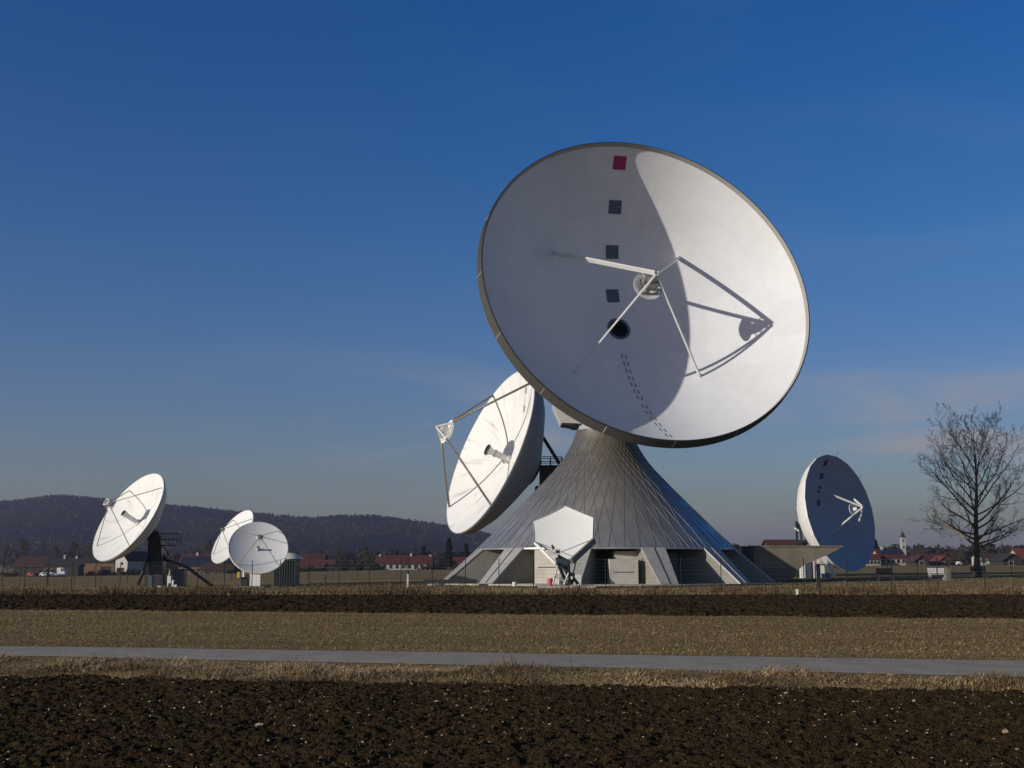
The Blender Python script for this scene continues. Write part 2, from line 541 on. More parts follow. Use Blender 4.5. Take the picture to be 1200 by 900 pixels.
def build_grass():
    # mown dry grass between track and far strip
    n = 230000
    Y = RNG.uniform(19, 52, n); X = RNG.uniform(-1, 1, n) * (Y * .47 + 2.5)
    k = (Y > edge(E_R1, X) + .1) & (Y < edge(E_P0, X) + .5)
    X, Y = X[k], Y[k]; m = len(X)
    patch = fbm(X * .12, Y * .5, 4, 60); fine = .6 * fbm(X * .9, Y * 2.2, 3, 61) + .4 * fbm(X * .06, Y * 1.6, 3, 62)
    tone = np.clip(.5 + (patch - .47) * 2.0 + (fine - .45) * 2.6 + RNG.normal(0, .08, m) - .3 * np.clip((27 - Y) / 5, 0, 1), 0, 1)
    o = blades('mown_grass', np.stack([X, Y, np.zeros(m)], -1), RNG.uniform(.025, .06, m) * (.7 + .9 * patch), RNG.uniform(.012, .03, m), RNG.uniform(.8, 1.7, m), BLADE, tone, 1)
    tag(o, 'short dry mown grass in the strip beyond the grey track', 'grass', kind='stuff')
    # antenna-site grass, between far strip and the antennas
    n = 65000
    Y = RNG.uniform(65.5, 150, n) ** 1.0; X = RNG.uniform(-1, 1, n) * (Y * .46 + 3)
    Y = 65.5 + (Y - 65.5) * RNG.uniform(0, 1, n)
    m = n
    patch = fbm(X * .1, Y * .25, 4, 70)
    tone = np.clip(.45 + (patch - .47) * 2.4 + RNG.normal(0, .16, m), 0, 1)
    near = np.clip((72 - Y) / 6, 0, 1)
    o = blades('site_grass', np.stack([X, Y, terrain(X, Y)], -1), RNG.uniform(.05, .11, m) * (1 + 1.6 * near * RNG.uniform(0, 1, m)), RNG.uniform(.04, .09, m), RNG.uniform(.3, 1.2, m), BLADE2, tone, 1)
    tag(o, 'rough dry grass around the fence and the antenna feet', 'grass', kind='stuff')
    # dry weeds along fence and far strip edge
    # verge of long matted straw
    n = 62000
    X = RNG.uniform(-15, 15, n); a = edge(E_SOIL, X) - .12; b = edge(E_R0, X) - .04
    f = np.maximum(RNG.uniform(-.13, 1, n), -.13)
    Y = a + (b - a) * f; zv = np.interp(f, [-.12, .15, .4, .7, 1], [-.04, .06, .07, .02, 0]) - .03
    clump = fbm(X * 1.1, Y * 1.6, 3, 80)
    tone = np.clip(.42 + (fbm(X * .8, Y * 1.2, 4, 81) - .45) * 2.6 + RNG.normal(0, .2, n), 0, 1)
    td, th_ = worley(X * 1.5, Y * 1.9, 200)
    h = RNG.uniform(.065, .19, n) * (1 + 1.1 * (th_ > .55) * np.clip(1 - td * 1.6, 0, 1)) * (.4 + 1.35 * np.clip((clump - .3) * 2.2, 0, 1.3)) * (1 - .8 * np.abs(f) ** 2.5)
    o = blades('verge_grass', np.stack([X, Y, zv], -1), h, RNG.uniform(.008, .02, n), RNG.uniform(.8, 1.6, n), STRAW, tone, 3, .8)
    tag(o, 'long matted straw coloured grass on the verge between soil and track', 'grass', kind='stuff')
    # stubble and stones in the near soil
    xs, yy, z = SOILZ

    def soil_at(x, t):
        i = np.clip(((x - xs[0]) / (xs[1] - xs[0])).astype(int), 0, len(xs) - 1); j = np.clip((t * (z.shape[0] - 1)).astype(int), 0, z.shape[0] - 1)
        return yy[j, i], z[j, i]
    n = 3000
    x = RNG.uniform(-10, 10, n); t = RNG.uniform(.02, .97, n)
    k = fbm(x * .6, t * 8, 3, 90) + RNG.normal(0, .12, n) > .42
    x, t = x[k], t[k]; n = len(x)
    y, zz = soil_at(x, t)
    tone = np.clip(RNG.normal(.5, .25, n), 0, 1)
    o = blades('crop_stubble', np.stack([x, y, zz - .01], -1), RNG.uniform(.02, .09, n), RNG.uniform(.005, .012, n), RNG.uniform(1.0, 1.8, n), STRAW, tone, 2, .3)
    tag(o, 'pale bits of straw stubble lying in the dark ploughed soil', 'stubble', kind='stuff')
    n = 2000
    x = RNG.uniform(-10, 10, n); t = RNG.uniform(.01, .97, n); y, zz = soil_at(x, t)
    size = .006 + .011 * RNG.random(n) ** 3 + .022 * (RNG.random(n) < .008)
    ico = np.array([(0, 0, 1), (.89, 0, .45), (.28, .85, .45), (-.72, .53, .45), (-.72, -.53, .45), (.28, -.85, .45), (.72, .53, -.45), (-.28, .85, -.45), (-.89, 0, -.45), (-.28, -.85, -.45), (.72, -.53, -.45), (0, 0, -1)])
    fi = np.array([(0, 1, 2), (0, 2, 3), (0, 3, 4), (0, 4, 5), (0, 5, 1), (1, 6, 2), (2, 7, 3), (3, 8, 4), (4, 9, 5), (5, 10, 1), (2, 6, 7), (3, 7, 8), (4, 8, 9), (5, 9, 10), (1, 10, 6), (6, 11, 7), (7, 11, 8), (8, 11, 9), (9, 11, 10), (10, 11, 6)])
    V = ico[None] * RNG.uniform(.7, 1.25, (n, 12, 1)) * (size[:, None, None] * np.stack([RNG.uniform(.9, 1.8, n), RNG.uniform(.8, 1.2, n), RNG.uniform(.45, .8, n)], -1)[:, None, :])
    V = V + np.stack([x, y, zz + .003], -1)[:, None, :]
    F = (np.arange(n)[:, None, None] * 12 + fi[None]).reshape(-1, 3)
    tn = np.clip(RNG.normal(.6, .25, n), 0, 1)
    STONE = blade_mat('pale_stones', (.18, .125, .07), (.34, .26, .17), (.62, .53, .4))
    o = np_mesh('stones', V.reshape(-1, 3), F, STONE, colors=np.repeat(np.stack([tn] * 3 + [np.ones(n)], -1), 12, 0))
    tag(o, 'small pale stones scattered over the dark ploughed soil', 'stones', kind='stuff')
    # rusty weeds by the fence
    n = 9000
    cx = RNG.uniform(-34, 34, 130); cy = 66 + 1.6 * RNG.random(130) ** 2 * 4
    i = RNG.integers(0, 130, n); wdt = RNG.uniform(.25, .9, 130)[i]
    X = cx[i] + RNG.normal(0, 1, n) * wdt; Y = cy[i] + RNG.normal(0, .35, n)
    tone = np.clip(RNG.normal(.3, .16, n) + (RNG.random(130)[i] - .5) * .6, 0, 1)
    WEED = blade_mat('dry_weeds', (.06, .036, .02), (.13, .083, .045), (.24, .18, .095))
    o = blades('dry_weeds', np.stack([X, Y, terrain(X, Y)], -1), RNG.uniform(.1, .55, n) * (.4 + RNG.random(130)[i]), RNG.uniform(.02, .05, n), RNG.uniform(.1, .7, n), WEED, tone, 2)
    tag(o, 'brown dry weeds along the edge of the far ploughed strip', 'weeds', kind='stuff')


# ------------------------------------------------------------------ dishes
def dish_at(cx, cy, a, ux, uy, tilt, Y):
    P = at(cx, cy, Y); v = nrm(P - CAM)
    r = nrm(np.cross(v, [0, 0, 1])); u = np.cross(r, v); L = math.hypot(ux, uy)
    n = math.sin(R(tilt)) * (ux / L * r - uy / L * u) - math.cos(R(tilt)) * v
    return P, nrm(n), a / FOC * float((P - CAM) @ CF)


class Frame:
    def __init__(s, P, n, rad, dep):
        s.n = nrm(n); s.R = rad; s.dep = dep; s.V = P - s.n * dep; s.k = dep / rad ** 2
        s.a = nrm(np.cross([0, 0, 1], s.n)); s.b = np.cross(s.n, s.a)

    def w(s, x, y, z):
        return s.V + s.a * x + s.b * y + s.n * z

    def on(s, r, phi, off=0):
        """point on the reflector at radius r, off metres in front of it"""
        d = s.a * math.cos(phi) + s.b * math.sin(phi)
        nn = nrm(s.n - d * 2 * s.k * r)
        return s.V + d * r + s.n * s.k * r * r + nn * off


def reflector(f, root, m, seg=96, rings=26, r0=0.0, name='reflector', smooth=True, ph=0.0):
    vs = []; uvs = []
    for i in range(rings + 1):
        r = r0 + (f.R - r0) * i / rings
        for j in range(seg + 1):
            vs.append(f.on(r, ph + 2 * math.pi * j / seg)); uvs.append((j / seg, r / f.R))
    F = grid_faces(rings + 1, seg + 1)
    b = MB(); b.v = [tuple(v) for v in vs]; b.f = [tuple(map(int, q)) for q in F]; b.m = [0] * len(F)
    o = b.build(name, m, root, smooth, fix=False)
    me = o.data
    uvl = me.uv_layers.new(name='UVMap')
    li = np.zeros(len(me.loops), np.int32); me.loops.foreach_get('vertex_index', li)
    uvl.data.foreach_set('uv', np.array(uvs, np.float32)[li].ravel())
    return o


def back_shell(f, root, m, prof, seg=96, name='back_shell', smooth=True, angle=40, ph=0.0):
    return MB().revolve(prof, f.V, f.n, seg, ph=ph).build(name, m, root, smooth, angle)


def patch(f, root, r, phi, size, m, name, off=.02, label=None):
    sl = 1 / math.sqrt(1 + (2 * f.k * r) ** 2)
    b = MB(); N = 4
    vs = []
    ph0 = phi
    for i in range(N + 1):
        for j in range(N + 1):
            lx = (j / N - .5) * size; lr = r + (i / N - .5) * size * sl
            rr = math.hypot(lr, lx); vs.append(f.on(rr, ph0 + math.atan2(-lx, lr), off))
    b.add(vs, [tuple(map(int, q)) for q in grid_faces(N + 1, N + 1)])
    o = b.build(name, m, root, fix=False)
    if label:
        o['label'] = label
    return o


def rail_platform(b, c, ax, ay, w, d, h, r=.03):
    """floor, posts, two rails; c floor centre"""
    c = np.array(c); ax = np.array(ax); ay = np.array(ay)
    b.box(c, (w, d, .08), (ax, ay, (0, 0, 1)))
    cs = [c + ax * w / 2 * i + ay * d / 2 * j for i, j in ((-1, -1), (1, -1), (1, 1), (-1, 1))]
    for i in range(4):
        p, q = cs[i], cs[(i + 1) % 4]
        for t in (0, .5):
            s = p + (q - p) * t
            b.tube([s, s + [0, 0, h]], r, 5)
        for hh in (.5 * h, h):
            b.tube([p + [0, 0, hh], q + [0, 0, hh]], r, 5)


def build_main():
    cx, cy = gx(709.5, 110), 110.0
    root = thing('satellite_antenna', (cx, cy, 0), 'giant white dish antenna on a tall flared metal cone base', 'antenna', 'satellite dish antennas')
    P, n, rad = dish_at(762.3, 330.8, 202.8, .5778, -.8162, 38.8, 106)      # front edge of the rim wall
    LIP = .48; rl = rad; rad = rad - .08
    f = Frame(P - n * LIP, n, rad, 8.22)
    rings = (.12, .235, .375, .53, .69, .85)
    m = dish_mat('main_reflector_paint', (.745, .757, .765), rings, 24, .12, .94, .5, .0022)
    reflector(f, root, m, 144, 40, .95)
    MB().revolve([(.955, f.k * .9 + .0), (.955, -.9), (0, -.9)], f.V, f.n, 40).build('feed_opening', BLACK, root, True, 30)
    b = MB().revolve([(.9, f.k * .81 + .06), (1.12, f.k * 1.25 + .06), (1.12, f.k * 1.25), (.9, f.k * .81 - .02), (.9, f.k * .81 + .06)], f.V, f.n, 40)
    for j in range(24):
        t = 2 * math.pi * j / 24
        b.box(f.on(1.16, t, .03), (.1, .06, .06), (f.a * math.cos(t) + f.b * math.sin(t), f.a * -math.sin(t) + f.b * math.cos(t), f.n))
    b.build('opening_ring', SLATE, root)
    # chamfered rim with fine ribs
    D = f.dep; zf = D + LIP; r2 = rl + .2; z2 = D - .62
    b = MB().revolve([(rad - .02, D - .05), (rl - .04, zf - .03), (rl - .02, zf)], f.V, f.n, 144, 3)
    b.revolve([(rl - .02, zf), (rl + .07, zf - .005), (rl + .085, zf - .05)], f.V, f.n, 144, 2)
    b.revolve([(rl + .08, zf - .05), (r2, z2), (r2 + .02, z2 - .1), (rad - .35, D - 1.0)], f.V, f.n, 144, 0)
    for j in range(432):
        t = 2 * math.pi * j / 432
        d = f.a * math.cos(t) + f.b * math.sin(t); tt = -f.a * math.sin(t) + f.b * math.cos(t)
        big = j % 27 == 0
        p0 = f.V + d * (rl + .09) + f.n * (zf - .06); p1 = f.V + d * (r2 + .01) + f.n * (z2 + .02)
        b.beam(p0, p1, .05 if big else .05, .09 if big else .05, np.cross(p1 - p0, tt), 1 if big else 0)
    rim = b.build('rim_band', [RIMM, LIGHTGREY, DARKM, mat('lip_grey', (.3, .295, .275), .6)], root)
    # back of the reflector
    bp = [(rad - .35, D - 1.0)]
    for q in (.9, .75, .6, .45, .32):
        bp.append((rad * q, f.k * (rad * q) ** 2 - 1.1 - (1 - q) * 1.4))
    back_shell(f, root, OFFWHITE, bp, 72)
    b = MB()
    for j in range(36):
        t = 2 * math.pi * j / 36
        pts = [f.V + (f.a * math.cos(t) + f.b * math.sin(t)) * r_ + f.n * (z_ - .04) for r_, z_ in bp]
        for p, q in zip(pts[:-1], pts[1:]):
            b.beam(p, q, .12, .3, f.n)
    b.build('back_truss', GREYP, root)
    # hub and tilt gear
    z0 = f.k * (rad * .32) ** 2 - 2.0
    MB().revolve([(rad * .32, z0 + .1), (rad * .31, z0 - 1.2), (3.0, z0 - 2.2), (3.0, z0 - 3.4), (0, z0 - 3.4)], f.V, f.n, 24).build('hub_house', LIGHTGREY, root, True, 25)
    hub = f.V + f.n * (z0 - 2.6)
    ang = n * [1, 1, 0]; ang = nrm(ang); side = np.array([-ang[1], ang[0], 0])
    # cabin seen below the rim on the left: slab sided with a slanting underside
    top = np.array([cx, cy, 13.95])
    b = MB()
    cab0 = at(646.5, 478, 113.5); cab1 = at(656, 500.5, 113.5); cab2 = at(700, 503, 113.5); cab3 = at(712, 470, 113.5)
    b.prism([cab0, cab1, cab2, cab3], (0, -3.0, 0))
    b.build('machine_cabin', LIGHTGREY, root)
    b = MB()
    for (px, py, qx, qy) in ((657, 501, 694, 506), (668, 503.5, 700, 507.5)):
        p, q = at(px, py, 112.2), at(qx, qy, 112.2)
        b.prism([p, q, q + [0, 0, .45], p + [0, 0, .15]], (0, -2.6, 0))
    b.build('cabin_floor', DARKM, root)
    b = MB()
    for s in (-1, 1):
        q = hub + side * 2.6 * s
        base = top + side * 1.7 * s - ang * .3
        b.prism([base - ang * 1.0, base + ang * 1.0, q + ang * .7, q - ang * .7], side * .5 * s)
    b.tube([hub - side * 3.2, hub + side * 3.2], .45, 16)
    b.revolve([(0, 13.7), (2.35, 13.7), (2.35, 14.3), (1.9, 14.35), (1.9, 15.0), (0, 15.0)], (cx, cy, 0), (0, 0, 1), 36)
    b.build('tilt_yoke', GREYP, root)
    # sub-reflector, cage and struts
    ax = lambda z: f.V + f.n * z
    apex = ax(10.15)
    sub = MB().revolve([(0, 7.45), (.5, 7.5), (.95, 7.66), (1.36, 7.9), (1.4, 8.0), (1.28, 8.0), (.9, 7.84), (.4, 7.7), (0, 7.66)], f.V, f.n, 40).build('subreflector', WHITE, root, True, 40)
    b = MB()
    for j in range(4):
        t = math.pi / 4 + j * math.pi / 2
        d = f.a * math.cos(t) + f.b * math.sin(t)
        b.beam(ax(7.95) + d * 1.0, ax(9.2) + d * .62, .09, .09, f.n)
        t2 = t + math.pi / 2; d2 = f.a * math.cos(t2) + f.b * math.sin(t2)
        b.beam(ax(7.97) + d * 1.05, ax(7.97) + d2 * 1.05, .1, .12, f.n)
        b.beam(ax(8.9) + d * .7, ax(8.0) + d2 * .95, .05, .05, f.n)
    b.box(ax(8.75) + f.a * .25 - f.b * .1, (1.0, .8, .7), (f.a, f.b, f.n)); b.box(ax(9.3) + f.a * .1, (.5, .5, .8), (f.a, f.b, f.n))
    b.box(ax(8.4) - f.a * .45 + f.b * .3, (.3, .45, .6), (f.a, f.b, f.n))
    b.tube([ax(7.8), ax(9.3)], .22, 12)
    b.build('feed_cage', STEEL, sub)
    for ph, r_, hh in ((137.2, 9.34, .44), (-133.6, 8.99, .26), (-44.4, 8.95, .2), (47.7, 9.27, .4)):
        ph = R(ph); d = f.a * math.cos(ph) + f.b * math.sin(ph); tt = np.cross(f.n, d)
        foot = f.on(r_, ph, -.05)
        b = MB().beam(foot, apex + d * .12, .16, hh, d)
        b.box(f.on(r_, ph, .05), (.5, .4, .12), (d, tt, nrm(f.n - d * 2 * f.k * r_)))
        for z_ in (9.0,):
            e = foot + (apex - foot) * .86
            b.beam(e, ax(8.6) + d * .35, .08, .1, f.n)
        b.build('strut', WHITE, root)
    for i, (r_, ph) in enumerate(((14.55, 91.9), (11.31, 92.0), (7.6, 92.7), (3.49, 95.0))):
        patch(f, root, r_, R(ph), 1.34, MAGENTA if i == 0 else SLATE, 'target_panel', .02, 'magenta square target panel near the rim' if i == 0 else None)
    for c in (-.19, .19):
        r_ = 2.9
        while r_ < 14.6:
            x0 = .02 * max(0, r_ - 9) + c
            vs = []
            for dr in (0, .5):
                for dx in (-.07, .07):
                    rr = r_ + dr + (.1 if c > 0 else 0); x = x0 + dx
                    vs.append(f.on(math.hypot(rr, x), math.atan2(-rr, x), .014))
            b = MB(); b.add(vs, [(0, 1, 3, 2)])
            b.build('step_mark', DASH, root, fix=False)
            r_ += .92 if int(r_ * 1.3) % 5 else 1.25

    # cone
    prof = [(11.75, 3.05), (10.1, 4.55), (8.7, 5.98), (7.45, 7.2), (6.35, 8.35), (5.35, 9.4), (4.5, 10.3), (3.8, 11.2), (3.2, 12.2), (2.75, 13.1), (2.5, 13.9)]
    # smooth it
    pr = np.array(prof); tt_ = np.linspace(0, len(pr) - 1, 41)
    rr_ = np.interp(tt_, np.arange(len(pr)), pr[:, 0]); zz_ = np.interp(tt_, np.arange(len(pr)), pr[:, 1])
    for _ in range(6):
        rr_[1:-1] = (rr_[:-2] + 2 * rr_[1:-1] + rr_[2:]) / 4; zz_[1:-1] = (zz_[:-2] + 2 * zz_[1:-1] + zz_[2:]) / 4
    b = MB().revolve([(11.4, 2.95), (11.75, 2.93)] + list(zip(rr_, zz_)) + [(2.2, 13.95)], (cx, cy, 0), (0, 0, 1), 120, 0)
    cone_prof = list(zip(rr_, zz_))
    cdr = 1.3
    for sgn in (-1, 1):
        for j in range(56):
            phi = 2 * math.pi * (j + .5 * (sgn > 0)) / 56
            ring = []
            for i in range(len(rr_)):
                if i:
                    ds = math.hypot(rr_[i] - rr_[i - 1], zz_[i] - zz_[i - 1]); rm = (rr_[i] + rr_[i - 1]) / 2
                    sa = min(cdr / rm, .86)
                    phi += sgn * ds * sa / math.sqrt(1 - sa * sa) / rm
                i0 = max(i - 1, 0); i1 = min(i + 1, len(rr_) - 1)
                dn = nrm([zz_[i1] - zz_[i0], -(rr_[i1] - rr_[i0])])
                o = np.array([math.cos(phi), math.sin(phi), 0]); t = np.array([-math.sin(phi), math.cos(phi), 0])
                c = np.array([cx, cy, zz_[i]]) + o * rr_[i]
                nn = o * dn[0] + np.array([0, 0, 1]) * dn[1]
                wd = .013 if i < len(rr_) * .6 else .01
                ring.append((c - t * wd - nn * .01, c - t * wd + nn * .024, c + t * wd + nn * .024, c + t * wd - nn * .01))
            vs = [p for q in ring for p in q]
            fs = []
            for i in range(len(ring) - 1):
                for k in range(3):
                    fs.append((4 * i + k, 4 * i + k + 1, 4 * i + 5 + k, 4 * i + 4 + k))
            b.add(vs, fs, 1)
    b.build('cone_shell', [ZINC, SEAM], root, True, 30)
    # twelve buttresses
    for j in range(12):
        th = R(15 + 30 * j)          # measured from the side facing the photographer
        o = np.array([math.sin(th), -math.cos(th), 0]); t = np.array([math.cos(th), math.sin(th), 0])
        c = np.array([cx, cy, 0])
        w0, w1 = 1.0, .72
        A = [c + o * 11.72 + [0, 0, 3.0], c + o * 15.05 + [0, 0, .12], c + o * 14.75 + [0, 0, -.3], c + o * 8.9 + [0, 0, -.3], c + o * 8.9 + [0, 0, 3.0]]
        b = MB()
        L = [A[0] - t * w0, A[1] - t * w1, A[2] - t * w1, A[3] - t * w0, A[4] - t * w0]
        Q = [A[0] + t * w0, A[1] + t * w1, A[2] + t * w1, A[3] + t * w0, A[4] + t * w0]
        b.add(L + Q, [(0, 1, 2, 3, 4), (9, 8, 7, 6, 5)], 0)
        b.add([L[1], L[2], Q[1], Q[2], L[4], Q[4], L[0], Q[0]], [(0, 1, 3, 2), (4, 6, 7, 5)], 0)
        # metal capping with a lip on both edges
        up = nrm(np.cross(t, A[1] - A[0])); up = up if up[2] > 0 else -up
        e = .05
        b.add([A[0] - t * (w0 + e) + up * .06, A[0] + t * (w0 + e) + up * .06, A[1] + t * (w1 + e) + up * .06, A[1] - t * (w1 + e) + up * .06,
               A[0] - t * (w0 + e) - up * .06, A[0] + t * (w0 + e) - up * .06, A[1] + t * (w1 + e) - up * .06, A[1] - t * (w1 + e) - up * .06],
              [(0, 1, 2, 3), (0, 3, 7, 4), (1, 5, 6, 2), (3, 2, 6, 7), (0, 4, 5, 1)], 1)
        b.beam(A[0] + up * .08, A[1] + up * .08, .05, .08, up, 2)
        b.build('buttress', [CONCF, CAPM, SEAM], root)
    # recessed wall below the eave, with bays
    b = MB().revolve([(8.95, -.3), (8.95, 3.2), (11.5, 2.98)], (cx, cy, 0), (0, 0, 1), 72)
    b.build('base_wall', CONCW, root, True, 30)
    for th, w_, h_, r_, mm in ((-29, 2.3, 2.85, 11.6, CONC), (2.5, 2.3, 2.1, 12.4, CONC), (5.5, 2.2, 2.75, 10.6, CONC), (27, 2.0, 2.6, 9.9, SHED)):
        th = R(th); o = np.array([math.sin(th), -math.cos(th), 0]); t = np.array([math.cos(th), math.sin(th), 0])
        c = np.array([cx, cy, 0]) + o * (r_ - .9)
        b = MB().box(c + [0, 0, h_ / 2 - .1], (w_, 1.8, h_ + .2), (t, o, (0, 0, 1)), 0)
        b.box(c + o * .905 + [0, 0, h_ * .5], (w_ * .7, .03, .06), (t, o, (0, 0, 1)), 1)
        b.build('plinth_block', [mm, BLACK], root)
    b = MB().revolve([(8.8, -.2), (15.7, -.2), (15.7, .1), (8.8, .13)], (cx, cy, 0), (0, 0, 1), 72)
    b.build('apron', CONC, root, True, 30)
    return f


def build_second():
    P, n, rad = dish_at(573, 528, 103, -.91, -.41, 72.5, 135)
    f = Frame(P, n, rad, .27 * 2 * rad * .98)
    f = Frame(P, n, rad, .27 * rad)
    hub = f.V - f.n * 3.2
    bx, by = hub[0] + .8, hub[1] + .6; bz = gz(bx, by)
    root = thing('satellite_antenna', (bx, by, bz), 'large stained white dish half hidden behind the metal cone, facing left', 'antenna', 'satellite dish antennas')
    m = dish_mat('stained_reflector_paint', (.8, .8, .765), (.3, .62), 24, .9, .85, .55, .003)
    reflector(f, root, m, 96, 26)
    D = f.dep
    back_shell(f, root, BACKG, [(rad, D + .02), (rad + .1, D), (rad + .12, D - .25), (rad * .965, D - 1.3), (rad * .8, D - 2.6), (rad * .58, D - 3.8), (rad * .3, D - 5.2), (0, D - 5.4)], 64)
    # feed horn
    b = MB().revolve([(.0, .0), (.5, .05), (.5, .4), (.36, .45), (.36, 1.7), (.44, 1.75), (.44, 1.95), (.34, 2.0), (.36, 2.3), (.66, 2.85)], f.V, f.n, 24, 0)
    b.revolve([(.66, 2.85), (.68, 2.9), (.62, 3.0), (0, 3.0)], f.V, f.n, 24, 1)
    b.build('feed_horn', [OFFWHITE, TUBE], root, True, 35)
    ax = lambda z: f.V + f.n * z
    zs = 7.9
    sub = MB().revolve([(0, zs - .35), (.6, zs - .28), (1.1, zs - .1), (1.42, zs + .12), (1.44, zs + .2), (1.3, zs + .2), (0, zs)], f.V, f.n, 32).build('subreflector', WHITE, root, True, 40)
    b = MB()
    apx = ax(zs + 1.55)
    for j in range(4):
        t = R(45 + 90 * j); d = f.a * math.cos(t) + f.b * math.sin(t)
        t2 = t + math.pi / 2; d2 = f.a * math.cos(t2) + f.b * math.sin(t2)
        b.beam(ax(zs + .2) + d * 1.35, apx, .16, .2, d)
        b.beam(ax(zs + .2) + d * 1.35, ax(zs + .2) + d2 * 1.35, .16, .3, f.n)
    b.box(ax(zs + .6), (.9, .8, .7), (f.a, f.b, f.n)); b.box(ax(zs + .4) - f.a * .5, (.4, 1.1, .4), (f.a, f.b, f.n))
    b.tube([apx, apx + f.n * .9], .03, 5)
    b.build('feed_cage', WHITE, sub)
    for ph_, q_ in ((54, .97), (128, .99), (-138, .97), (-48, .92)):
        t = R(ph_); d = f.a * math.cos(t) + f.b * math.sin(t)
        MB().tube([f.on(rad * q_, t), ax(zs + .2) + d * 1.35], .13, 8).build('strut', TUBE, root, True)
    for r_, w_ in ((rad * .8, .5), (rad * .6, .5)):
        patch(f, root, r_, R(75), .75, GREYP, 'target_panel')
    # tower and drive arm
    b = MB()
    b.gbox(bx + 1.5, by + .5, bz - .3, 4.2, 4.2, hub[2] - bz - 1.5)
    b.gbox(bx + 1.2, by, hub[2] - 2.4, 2.6, 2.6, 3.0)
    b.tube([hub, f.V - f.n * 1.5], 1.8, 20)
    b.build('pedestal', DARKM, root)
    b = MB()
    pc = at(645, 547, by - 1)
    rail_platform(b, pc, (1, 0, 0), (0, 1, 0), 2.6, 2.4, 1.05, .045)
    b.build('platform', DARKM, root)
    MB().tube([at(636, 512, by), at(658, 547, by)], .2, 8).build('drive_screw', DARKM, root, True)


def build_left():
    P, n, rad = dish_at(150, 605, 58.8, -.83, -.55, 67, 101)
    f = Frame(P, n, rad, .26 * rad)
    bx, by = gx(181.5, 101.6), 101.6; bz = gz(bx, by)
    root = thing('satellite_antenna', (bx, by, bz), 'white dish at far left on a dark column with railed platform', 'antenna', 'satellite dish antennas')
    m = dish_mat('left_reflector_paint', (.8, .8, .765), (.45,), 18, .8, .85, .55, .004)
    reflector(f, root, m, 54, 16)
    D = f.dep
    back_shell(f, root, OFFWHITE, [(rad, D + .01), (rad + .05, D), (rad + .05, D - .16), (rad * .99, D - .3), (rad * .97, D - .32), (rad * .9, D - .75), (rad * .62, D - 1.45), (rad * .3, D - 1.9), (0, D - 1.95)], 54, angle=20)
    b = MB().revolve([(.0, .0), (.3, .02), (.3, .12), (.2, .2), (.2, 1.35), (.27, 1.38), (.27, 1.62), (.25, 1.64)], f.V, f.n, 20, 0)
    b.revolve([(.25, 1.64), (0, 1.5)], f.V, f.n, 20, 1)
    b.build('feed_horn', [OFFWHITE, BLACK], root, True, 35)
    ax = lambda z: f.V + f.n * z
    zs = 2.8
    sub = MB().revolve([(0, zs - .12), (.25, zs - .09), (.5, zs), (.51, zs + .05), (.45, zs + .06), (0, zs - .02)], f.V, f.n, 24).build('subreflector', WHITE, root, True, 40)
    b = MB()
    for j in range(4):
        t = R(45 + 90 * j); d = f.a * math.cos(t) + f.b * math.sin(t); t2 = t + math.pi / 2; d2 = f.a * math.cos(t2) + f.b * math.sin(t2)
        b.beam(ax(zs + .05) + d * .46, ax(zs + .6) + d * .36, .07, .07, f.n)
        b.beam(ax(zs + .6) + d * .36, ax(zs + .6) + d2 * .36, .07, .07, f.n)
    b.box(ax(zs + .3), (.45, .4, .4), (f.a, f.b, f.n))
    b.build('feed_cage', OFFWHITE, sub)
    for j in range(4):
        t = R(45 + 90 * j); d = f.a * math.cos(t) + f.b * math.sin(t)
        MB().tube([f.on(rad * .93, t), ax(zs + .1) + d * .46], .035, 6).build('strut', TUBE, root, True)
    # mount
    hub = f.V - f.n * 1.2
    b = MB()
    top = at(185, 622, by); px = lambda x, y: at(x, y, by)
    b.prism([px(173, 637), px(185, 621), px(188.5, 632), px(190, 656), px(190.5, 686), px(181, 686), px(174, 668)], (0, 1.2, 0))
    b.tube([hub, f.V - f.n * .2], .7, 14)
    b.tube([hub, px(182, 640) + [0, .6, 0]], .5, 10)
    b.build('pedestal', DARKM, root)
    b = MB()
    rail_platform(b, px(198, 639) + [0, .5, 0], (1, 0, 0), (0, 1, 0), 1.35, 1.3, 1.0, .02)
    b.tube([px(191, 639), px(198, 651)], .05, 6); b.tube([px(189, 650), px(187, 632)], .06, 6)
    b.build('platform', DARKM, root)
    for pts in (((187, 647), (192, 656), (216, 664), (247, 687)), ((176, 652), (163, 685.5))):
        MB().tube([px(*q) + [0, .6 if len(pts) > 2 else -.3, 0] for q in pts], .14, 8).build('brace_leg', DARKM, root, True)
    b = MB()
    b.gbox(gx(211, 103), 103, bz, .95, 1.0, 1.45); b.gbox(gx(211, 103), 103, bz + 1.45, 1.05, 1.1, .05)
    b.build('equipment_cabinet', SHED, root)
    b = MB()
    b.gbox(gx(177, 100.6), 100.6, bz, .45, .5, .95)
    b.build('drive_cabinet', SHED, root)
    b = MB()
    b.gbox(gx(199.5, 100.5), 100.5, bz + .35, .3, .3, .55); b.gbox(gx(203.5, 100.4), 100.4, bz, .16, .2, .6); b.gbox(gx(207, 100.4), 100.4, bz, .2, .2, .22); b.gbox(gx(188, 100.2), 100.2, bz, .3, .3, .12)
    b.tube([[gx(197, 100.5), 100.6, bz], [gx(199, 100.5), 100.6, bz + 1.3]], .05, 6)
    b.build('pump_housing', WHITE, root)


